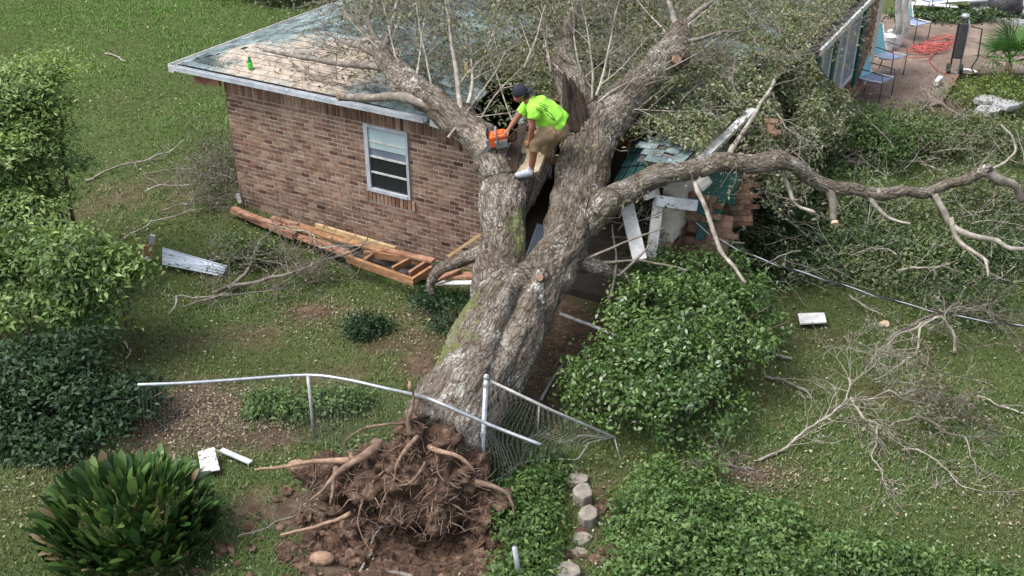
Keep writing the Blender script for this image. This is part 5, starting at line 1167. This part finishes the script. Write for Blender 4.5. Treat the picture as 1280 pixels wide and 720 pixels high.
shrub('broadleaf_tree', 'light green leafy tree crown at the left edge below the lawn', [bl(30, 130, 14.4, .5, .55, .42), bl(44, 172, 14.0, .42, .5, .36), bl(10, 200, 13.8, .6, .6, .5), bl(30, 250, 13.6, .5, .6, .35), bl(-30, 150, 14.2, .7, .7, .8), bl(62, 140, 14.2, .25, .3, .22), bl(60, 195, 14.0, .28, .3, .2), bl(40, 105, 14.4, .5, .4, .25), bl(-20, 250, 13.6, .6, .6, .6), bl(15, 290, 13.3, .45, .5, .3), bl(45, 228, 13.8, .42, .5, .3), bl(20, 265, 13.5, .5, .5, .3), bl(70, 255, 13.6, .25, .3, .2), bl(84, 95, 14.4, .16, .2, .1), bl(90, 135, 14.3, .15, .2, .08), bl(78, 160, 14.1, .2, .2, .1), bl(82, 210, 14.0, .16, .2, .08), bl(20, 85, 14.5, .3, .3, .16), bl(60, 82, 14.5, .18, .2, .1)], 28000, .088, LIGHT, 210, .18, cat='tree', stems=9, sr=.045, asp=.32, inner=.2, flat=.3, up=1.1, jit=.45)
shrub('leafy_bush', 'light green big-leaved bush in front of the left tree', [bl(40, 330, 12.3, .6, .55, .42), bl(100, 330, 12.2, .5, .5, .36), bl(150, 355, 12.0, .42, .4, .34), bl(20, 390, 11.8, .55, .5, .4), bl(90, 385, 11.8, .5, .45, .35), bl(-30, 350, 12.2, .6, .6, .6), bl(95, 300, 12.4, .3, .3, .22), bl(10, 440, 11.3, .4, .4, .35)], 11000, .10, [(.11, .185, .05), (.17, .25, .075), (.075, .135, .038), (.06, .105, .034), (.25, .34, .12)], 110, .15, stems=14, sr=.02, asp=.38, inner=.45, flat=.5)
shrub('dark_bush', 'dark blue-green bush at the left edge behind the strap-leaved plant', [bl(30, 480, 10.7, .55, .5, .5), bl(85, 490, 10.6, .5, .5, .42), bl(130, 520, 10.3, .42, .4, .38), bl(40, 555, 10.1, .55, .45, .4), bl(100, 560, 10.0, .45, .4, .35), bl(-20, 520, 10.4, .55, .5, .6), bl(95, 435, 11.0, .35, .35, .28), bl(165, 500, 10.6, .3, .3, .3)], 17000, .075, DARK + [(.06, .11, .04)], 300, .12, stems=12, sr=.018, asp=.45, inner=.35)
for i, (px, py, y, r, lab) in enumerate([(455, 398, 12.6, .26, 'small dark weed clump on the lawn below the lumber frame'), (372, 512, 10.7, .34, 'bright green weed clump around the leaning fence post'), (425, 505, 10.8, .28, 'low green weed clump between fence post and root ball'), (330, 515, 10.7, .22, 'sparse weed tuft under the fence rail left of the post'), (440, 545, 9.7, .16, 'small bluish weed at the upper left of the root ball'), (300, 300, 14.7, .5, 'dark low brush against the left end of the orange beam')]):
    p = at(px, py, y=y); shrub('weed_clump', lab, [(p.x, p.y, .05, r, r * .8, r * .7), (p.x + r * .7, p.y + .1, .03, r * .6, r * .6, r * .5)], 1500 if r < .4 else 3500, .055, COVER if i in (1, 2, 3) else BACK if i else DARK, 90, .07, cat='weeds', stems=3, sr=.006)
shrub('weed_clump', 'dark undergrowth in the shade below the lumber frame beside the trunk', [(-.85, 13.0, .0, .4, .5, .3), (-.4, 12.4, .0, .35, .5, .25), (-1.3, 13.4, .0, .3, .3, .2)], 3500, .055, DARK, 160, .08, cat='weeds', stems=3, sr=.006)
shrub('brush_heap', 'grey twiggy brush heap beside the left corner of the house', [(-5.3, 17.2, .2, .55, .7, .5), (-5.5, 18.4, .2, .6, .7, .5)], 2600, .05, [(.09, .10, .055), (.14, .135, .085), (.06, .075, .035)], 130, .12, stems=0)
tw = MB()
for i in range(70):
    x_, y_ = random.gauss(-5.35, .3), random.gauss(17.6, .7); grow(tw, (x_, y_, gzf(x_, y_) + random.uniform(.05, .5)), (random.gauss(0, 1), random.gauss(0, 1), random.uniform(-.1, .8)), random.uniform(.3, .9), random.uniform(.005, .014), 1, [], .3, (2, 5), 0, 4, gzf)
tw.build('twigs', 'twig_bark', bpy.data.objects['brush_heap'], smooth=True, kind='stuff')
GS = 'bushes behind the big right-hand limb'
for px, py, rx, h, n, pal, lab in [
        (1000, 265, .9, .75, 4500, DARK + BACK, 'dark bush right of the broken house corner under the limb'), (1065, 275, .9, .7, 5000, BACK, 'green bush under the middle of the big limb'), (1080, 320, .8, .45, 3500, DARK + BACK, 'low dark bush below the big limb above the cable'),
        (1090, 200, 1.1, .8, 7000, BACK + HEDGE, 'tall green bush above the limb just below the patio chairs'), (1010, 190, .9, .9, 5000, BACK, 'leafy bush against the house corner above the limb'), (975, 150, .8, 1.2, 3600, BACK + OLIVE, 'leafy heap against the right eave of the house'),
        (1150, 190, 1.0, .7, 5200, BACK + OLIVE, 'pale green bush above the limb left of the grey stones'), (1240, 190, 1.2, .55, 5200, OLIVE + BACK, 'olive bush above the right end of the limb'), (1150, 300, .9, .45, 3800, BACK + OLIVE, 'bush below the right part of the limb'), (1245, 270, 1.0, .6, 4600, OLIVE + BACK, 'loose olive bush behind the hanging twigs at the right edge'),
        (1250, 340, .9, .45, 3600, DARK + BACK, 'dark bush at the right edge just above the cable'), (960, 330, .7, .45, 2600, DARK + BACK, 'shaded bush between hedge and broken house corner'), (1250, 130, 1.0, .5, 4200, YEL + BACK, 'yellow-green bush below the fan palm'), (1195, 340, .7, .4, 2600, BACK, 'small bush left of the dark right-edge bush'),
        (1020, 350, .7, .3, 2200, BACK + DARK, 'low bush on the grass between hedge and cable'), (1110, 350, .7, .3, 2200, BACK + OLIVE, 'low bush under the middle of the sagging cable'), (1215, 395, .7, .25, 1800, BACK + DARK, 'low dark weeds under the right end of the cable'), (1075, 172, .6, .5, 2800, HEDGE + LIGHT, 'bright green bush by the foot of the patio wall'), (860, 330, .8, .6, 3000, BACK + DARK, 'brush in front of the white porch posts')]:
    p = gp(px, py + 12); y_ = p.y + .3
    shrub('bush', lab, [(p.x, y_, .12, rx * .7, rx * .7, h), (p.x - rx * .55, y_ + .25, .1, rx * .55, rx * .6, h * .8), (p.x + rx * .55, y_ + .2, .1, rx * .55, rx * .6, h * .75), (p.x + random.uniform(-.3, .3), y_ + .7, .1, rx * .6, rx * .6, h * .9)], n, .075, pal, 190, .12, group=GS, stems=5, sr=.012, asp=.4)
shrub('scrub', 'grey-green scrub along the lawn edge behind the house', [(-6.6, 30.8, .2, 1.2, .8, .55), (-5.2, 30.4, .2, 1.2, .8, .6), (-3.8, 30.0, .2, 1.3, .9, .7), (-8.0, 31.6, .1, 1.0, .6, .4)], 8000, .12, [(.09, .10, .06), (.13, .13, .085), (.06, .075, .04)], 240, .22, stems=8, sr=.03)
tw = MB()
for i in range(230):                                    # brush litter under the right-hand bushes
    px, py = random.uniform(950, 1300), random.uniform(150, 370); p = gp(px, py); 
    if in_house(np.array([p.x]), np.array([p.y]))[0]: continue
    grow(tw, p + Vector((0, 0, random.uniform(.03, .55))), (random.gauss(0, 1), random.gauss(0, 1), random.uniform(-.2, .5)), random.uniform(.3, 1.1), random.uniform(.005, .013), 1, [], .28, (2, 4), 0, 4, gzf)
o = tw.build('twig_litter', 'twig_pale', None, smooth=True, kind='stuff'); tag(o, 'tangle of thin pale twigs littering the brush right of the house', 'twigs')

# strap-leaved plant, lower left: single leaves
pc = gp(165, 690); plant = thing('strap_leaf_plant', 'big round clump of glossy dark strap leaves at the lower left', 'plant', pc)
def strap_mesh(L, w, bend, seed, org):
    rr = random.Random(seed); seg = 5; vs = []; fs = []
    for i in range(seg + 1):
        f_ = i / seg; wd_ = w * (0.35 + 1.5 * f_ - 1.75 * f_ ** 3) if f_ < 1 else 0.004; z = L * f_ * (1 - .25 * bend * f_); x = bend * L * .55 * f_ * f_
        vs += [(x, -wd_ / 2, z), (x + .018 * (1 - f_), 0, z - .01), (x, wd_ / 2, z)]
    for i in range(seg): b = i * 3; fs += [(b, b + 1, b + 4, b + 3), (b + 1, b + 2, b + 5, b + 4)]
    return vs, fs
SPAL = [(.032, .075, .022), (.05, .105, .028), (.085, .155, .04), (.024, .052, .018), (.15, .225, .07), (.26, .20, .12)]
protos = []
for k in range(6):
    vs, fs = strap_mesh(random.uniform(.25, .33), random.uniform(.09, .11), random.uniform(.05, .4), k, pc)
    me = bpy.data.meshes.new('leaf'); me.from_pydata(vs, [], fs); me.update(); me.polygons.foreach_set('use_smooth', np.ones(len(fs), bool))
    a = me.attributes.new('col', 'FLOAT_COLOR', 'POINT'); a.data.foreach_set('color', np.tile(np.array([*SPAL[k], 1], np.float32), len(vs))); me.materials.append(MT['leaf_gloss']); protos.append(me)
bulk_v, bulk_f, bulk_c = [], [], []
for i in range(1150):
    an = random.uniform(0, 6.283); f_ = math.sqrt(random.random()) if i < 440 else random.uniform(.75, 1.02); rr_ = f_ * .84; tilt = (f_ * (.55 if math.sin(an) < 0 else .8) + random.gauss(0, .22)); hgt = .80 * math.sqrt(max(0, 1 - f_ * f_ * .85)) * random.uniform(.75, 1.05) + .02
    if i >= 440: hgt = random.uniform(.02, .34); tilt = random.uniform(.3, .95); an = random.uniform(3.0, 6.5)
    if i >= 600: hgt = .55 * math.sqrt(1 - min(1, f_) ** 2 * .9); tilt *= .6; rr_ *= .8
    org = Vector((pc.x + rr_ * math.cos(an), pc.y + .1 + rr_ * .85 * math.sin(an), pc.z + hgt)); rot = Matrix.Rotation(an + random.gauss(0, .35), 4, 'Z') @ Matrix.Rotation(max(0.03, tilt), 4, 'Y'); k = random.choices(range(6), [4, 4, 3, 3, 1.6, .7])[0]; s_ = random.uniform(.8, 1.15)
    vis = hgt > .2 and (math.sin(an) < .55 or f_ < .6)
    if vis and i < 420 and sum(1 for c_ in plant.children if c_.name.startswith('leaf')) < 300 if False else ((vis and i < 280) or 440 <= i < 515):
        o = bpy.data.objects.new('leaf', protos[k]); link(o, plant, org); o.rotation_euler = rot.to_euler(); o.scale = (s_, s_, s_)
    else:
        b = len(bulk_v); me = protos[k]
        for v_ in me.vertices: bulk_v.append(tuple(org + (rot @ (v_.co * s_)))); bulk_c.append(SPAL[k])
        bulk_f += [tuple(b + j for j in p_.vertices) for p_ in me.polygons]
mesh_np('foliage', np.array(bulk_v), bulk_f, 'leaf_gloss', plant, col=np.array(bulk_c), smooth=True, kind='stuff')

# fan palm by the patio and cycad tufts
def fan_palm(px, py, H, Rr, nf, label, name='fan_palm', cat='palm', seg=18, pal=((.06, .15, .035), (.09, .20, .05), (.045, .11, .03))):
    p = gp(px, py); r = thing(name, label, cat, p)
    MB().tube([p - Vector((0, 0, .1)), p + Vector((.02, 0, H * .5)), p + Vector((0, 0, H))], [.09, .08, .07], 9).build('trunk', 'stem_brown', r, smooth=True); top = p + Vector((0, 0, H))
    for i in range(nf):
        an = i * 2.4 + random.gauss(0, .2); el = R(random.uniform(5, 80)); d = Vector((math.cos(an) * math.cos(el), math.sin(an) * math.cos(el), math.sin(el))); sdv = d.cross(Vector((0, 0, 1))).normalized(); up = sdv.cross(d)
        m = MB(); c_ = random.choice(pal); hub = top + d * Rr * .42; m.tube([top, hub], [.012, .008], 5, col=c_)
        for k in range(seg):
            a = (k / (seg - 1) - .5) * 3.6; dd = (d * math.cos(a) + sdv * math.sin(a)); L = Rr * .62 * (1 - .12 * abs(a)); mid = hub + dd * L * .6; tp = hub + dd * L - up * L * .22; ww = (up.cross(dd)) * .018
            m.add([hub, mid - ww, tp, mid + ww + up * .01], [(0, 1, 2, 3)], c_)
        m.build('frond', 'leaf', r)
    return r
fan_palm(1255, 106, .55, 1.05, 22, 'fan palm with spiky green fronds beside the patio at the right edge')
fan_palm(1310, 90, .6, 1.0, 16, 'second fan palm mostly cut off by the right edge')
fan_palm(985, 315, .2, .75, 16, 'dark blue-green palmetto tuft under the limb near the cable', 'palmetto', 'palm', 14, DARK)
fan_palm(1052, 185, .3, .6, 14, 'bright green palmetto tuft by the foot of the patio wall', 'palmetto', 'palm', 14, LIGHT)

# ================================================================== PATIO THINGS
def sling_chair(px, py, rot, label, back_mat='teal_sling'):
    p = at(px, py, z=.52); base = Vector((p.x, p.y, .10)); r = thing('sling_chair', label, 'chair', base, 'blue sling chairs along the patio wall')
    M_ = Matrix.Rotation(rot, 4, 'Z')
    def q(x, y, z): return base + (M_ @ Vector((x, y, z)))          # local +X is the way the chair faces
    for nm, mat, a, b in (('seat', 'blue_sling', (-.25, .42), (.27, .45)), ('backrest', back_mat, (-.26, .44), (-.48, 1.05))):
        m = MB(); vs = []
        for i in range(6):
            f_ = i / 5; x, z = a[0] + (b[0] - a[0]) * f_, a[1] + (b[1] - a[1]) * f_ - .03 * math.sin(math.pi * f_)
            for sy in (-.26, .26): vs.append(q(x, sy, z))
        fs = [(2 * i, 2 * i + 1, 2 * i + 3, 2 * i + 2) for i in range(5)]; off = q(0, 0, 0.016) - q(0, 0, 0)
        top = [v + off for v in vs]; m.add(vs + top, [f[::-1] for f in fs] + [tuple(12 + i for i in f) for f in fs] + [(0, 2, 14, 12), (1, 13, 15, 3), (10, 22, 23, 11), (0, 12, 13, 1)])
        m.build(nm, mat, r)
    for sy in (-.28, .28):
        MB().tube([q(-.49, sy, 1.07), q(-.26, sy, .45), q(.29, sy, .47)], .014, 7).build('side_rail', 'chair_white', r, smooth=True)
        MB().tube([q(.29, sy, 0), q(.29, sy, .47), q(.26, sy, .64), q(-.34, sy, .66)], .012, 7).build('arm_frame', 'chair_frame', r, smooth=True)
        MB().tube([q(-.36, sy, 0), q(-.28, sy, .44), q(-.34, sy, .66)], .012, 7).build('leg', 'chair_frame', r, smooth=True)
    MB().tube([q(-.49, -.28, 1.07), q(-.49, .28, 1.07)], .014, 7).build('top_rail', 'chair_white', r, smooth=True)
    return r
sling_chair(1095, 99, HA - R(16), 'blue sling chair nearest the brush, lowest of the row along the patio wall')
sling_chair(1111, 71, HA - R(22), 'middle sling chair with teal backrest beside the white buckets')
sling_chair(1143, 29, HA - R(28), 'farther sling chair with teal backrest in the row along the wall')
sling_chair(1165, 0, HA - R(35), 'farthest sling chair cut off by the top edge')
def bucket(px, py, label, lid=False):
    p = at(px, py, z=.10); r = thing('bucket', label, 'bucket', (p.x, p.y, .10), 'white patio buckets')
    MB().lathe((p.x, p.y, .10), [(.17, 0), (.20, .34), (.215, .36), (.19, .355), (.165, .05)], 16).build('pail', 'white_plastic', r, smooth=False)
    MB().tube([Vector((p.x + .2 * math.cos(a), p.y - .05 - .16 * math.sin(a), .42 - .1 * math.sin(a))) for a in np.linspace(0, math.pi, 9)], .008, 5).build('bail', 'galvanised_dull', r)
bucket(1106, 62, 'white bucket on the patio behind the middle chair'); bucket(1117, 57, 'second white bucket touching the first on the patio')
p = at(1060, 100, z=.1); jug = thing('water_jug', 'clear grey plastic jug against the patio wall by the nearest chair', 'jug', (p.x, p.y, .1))
MB().lathe((p.x, p.y, .1), [(.10, 0), (.12, .05), (.12, .34), (.07, .42), (.05, .48)], 12).build('body', 'cable_grey', jug, smooth=True); MB().lathe((p.x, p.y, .58), [(.06, 0), (.06, .05)], 12).build('lid', 'white_plastic', jug)
m = MB(); p0 = at(1096, 30, z=.6)
pts = [hp(8.3, 10.6 + .1 * k, 0) for k in range(8)]
vs = []; fs = []
for i, q in enumerate(pts):
    for j in range(6): vs.append(hp(8.45 + .05 * i + .04 * math.sin(j * 1.7), 13.0 + .08 * math.sin(i * 2.1 + j), 1.0 + 1.2 * j / 5))
for i in range(7):
    for j in range(5): a = i * 6 + j; fs.append((a, a + 1, a + 7, a + 6))
m.add(vs, fs); m.add([v + E2 * .015 for v in vs], [f[::-1] for f in fs])
one('hanging_cloth', m, 'grey_cloth', 'pale grey cloth hanging against the wall behind the chairs', 'cloth', smooth=True)
m = MB()
for k in range(24):
    f2 = random.random(); c_ = at(1138 + 52 * f2 + random.gauss(0, 3), 74 - 26 * f2 + random.gauss(0, 4), z=.14); r_ = random.uniform(.12, .36); ph = random.uniform(0, 6.3)
    m.tube([c_ + Vector((r_ * 1.3 * math.cos(ph + a), r_ * .8 * math.sin(ph + a), .03 + .05 * random.random())) for a in np.linspace(0, random.uniform(3, 6), 14)], .013, 5)
m.tube([at(x_, y_, z=.13) for x_, y_ in [(1185, 48), (1175, 60), (1160, 75), (1172, 88), (1190, 95), (1196, 110)]], .011, 5)
one('extension_cord', m, 'red_cord', 'heap of tangled red extension cord on the patio floor', 'cord', smooth=True)
p = at(1192, 92, z=.1); gg = thing('hand_truck', 'upright black and silver hand truck standing on the patio corner', 'hand truck', (p.x, p.y, .1)); u_ = Vector((.10, .25, 1.0)).normalized(); s_ = Vector((.95, -.2, 0)).normalized(); f_ = s_.cross(u_)
b0 = Vector((p.x, p.y, .1)); o = gg
MB().obb(b0 + u_ * .75 + f_ * .02, s_ * .10, f_ * .07, u_ * .40).build('back_panel', 'saw_black', o, bevel=.03)
for sg in (-1, 1): MB().tube([b0 + s_ * .10 * sg, b0 + s_ * .12 * sg + u_ * 1.15, b0 + s_ * .06 * sg + u_ * 1.3], .022, 8).build('side_rail', 'galvanised' if sg > 0 else 'saw_black', o, smooth=True)
MB().lathe(b0 + u_ * 1.27, [(.09, 0), (.10, .06), (.08, .10), (.03, .12)], 12).build('top_cap', 'galvanised', o, smooth=True)
MB().tube([b0 + s_ * .17 + u_ * 1.1, b0 + s_ * .42 + u_ * 1.05, b0 + s_ * .46 + u_ * .4, b0 + s_ * .36 + u_ * .15, b0 + s_ * .5], .018, 7).build('hose', 'saw_black', o, smooth=True)
MB().obb(b0 + u_ * .03 - f_ * .12, s_ * .14, f_ * .10, u_ * .012).build('toe_plate', 'galvanised', o)
for sg in (-1, 1): MB().lathe(b0 + s_ * .14 * sg + u_ * .12, [(.12, -.03), (.12, .03)], 14, axis=s_).build('wheel', 'saw_black', o)
one('white_dish', MB().lathe(at(1199, 90, z=.06) + Vector((.15, -.1, 0)), [(.10, 0), (.2, .05), (.21, .06), (.1, .03)], 14), 'white_plastic', 'small white dish on the ground at the foot of the hand truck', 'dish')
one('white_pipe_end', MB().tube([at(1037, 128, z=.3), at(1044, 120, z=.4)], .05, 10), 'white_plastic', 'white pipe elbow poking out at the foot of the patio wall', 'pipe')
one('kerb_rail', MB().board(at(1176, 98, z=.2), at(1170, 104, z=.2), .1, .12), 'white_plastic', 'short white kerb piece at the patio edge', 'kerb')
# heaps at the top right
c_ = at(1258, 6, z=.4); m = MB().ball(c_, .45, .4, .45, 16, 10); o = m.build('rubbish_bag', 'black_bag', None, smooth=True)
for v_ in o.data.vertices: v_.co += noise.noise_vector(v_.co * 5) * .10
tag(o, 'full black rubbish bag beside the gravel in the upper right', 'bag')
m = MB(); c_ = at(1200, 3, z=.25)
for k in range(7): a = random.uniform(-.5, .5); m.obb(c_ + Vector((random.uniform(-.8, .7), random.uniform(-.2, .6), random.uniform(-.1, .25))), Vector((math.cos(a), math.sin(a), random.uniform(-.1, .1))) * random.uniform(.5, .9), Vector((-math.sin(a), math.cos(a), 0)) * .16, Vector((0, 0, .012)))
one('sheeting_heap', m, 'white_plastic', 'heap of torn white sheeting beyond the patio at the top edge', 'sheeting')
shrub('grass_strip', 'dark grass strip along the far side of the patio', [bl(1180, 22, 28.4, 1.2, .35, .12), bl(1235, 22, 28.4, 1.0, .35, .14), bl(1130, 22, 28.6, .8, .3, .12)], 2500, .10, DARK + BACK, 110, .12, cat='grass', stems=0)
for k, (px, py, lab) in enumerate([(1230, 143, 'grey flat stone, left of three by the yellow bush'), (1252, 148, 'pale grey flat stone, largest of three by the yellow bush'), (1228, 156, 'low grey stone, nearest of three by the yellow bush')]):
    p = gp(px, py); pts = [(p.x + .3 * math.cos(a) * random.uniform(.8, 1.2), p.y + .22 * math.sin(a) * random.uniform(.8, 1.2), .25) for a in np.linspace(0, 5.4, 7)]; one('flat_stone', MB().prism(pts[::-1], (.05, 0, .12)), 'stone_grey', lab, 'stone', 'stones below the palm', bevel=.03)
# bottle on the roof
bp = rp(313, 86, 0.02); bo = thing('bottle', 'bright green plastic bottle standing on the sawdust-covered roof', 'bottle', bp)
MB().lathe(bp, [(.04, 0), (.045, .015), (.045, .10), (.04, .115)], 12).build('body', 'bottle_green', bo, smooth=True)
MB().lathe(bp + Vector((0, 0, .115)), [(.04, 0), (.03, .035), (.018, .05), (.018, .065)], 12).build('neck', 'bottle_dark', bo, smooth=True); MB().lathe(bp + Vector((0, 0, .18)), [(.022, 0), (.022, .025)], 10).build('cap', 'bottle_dark', bo)
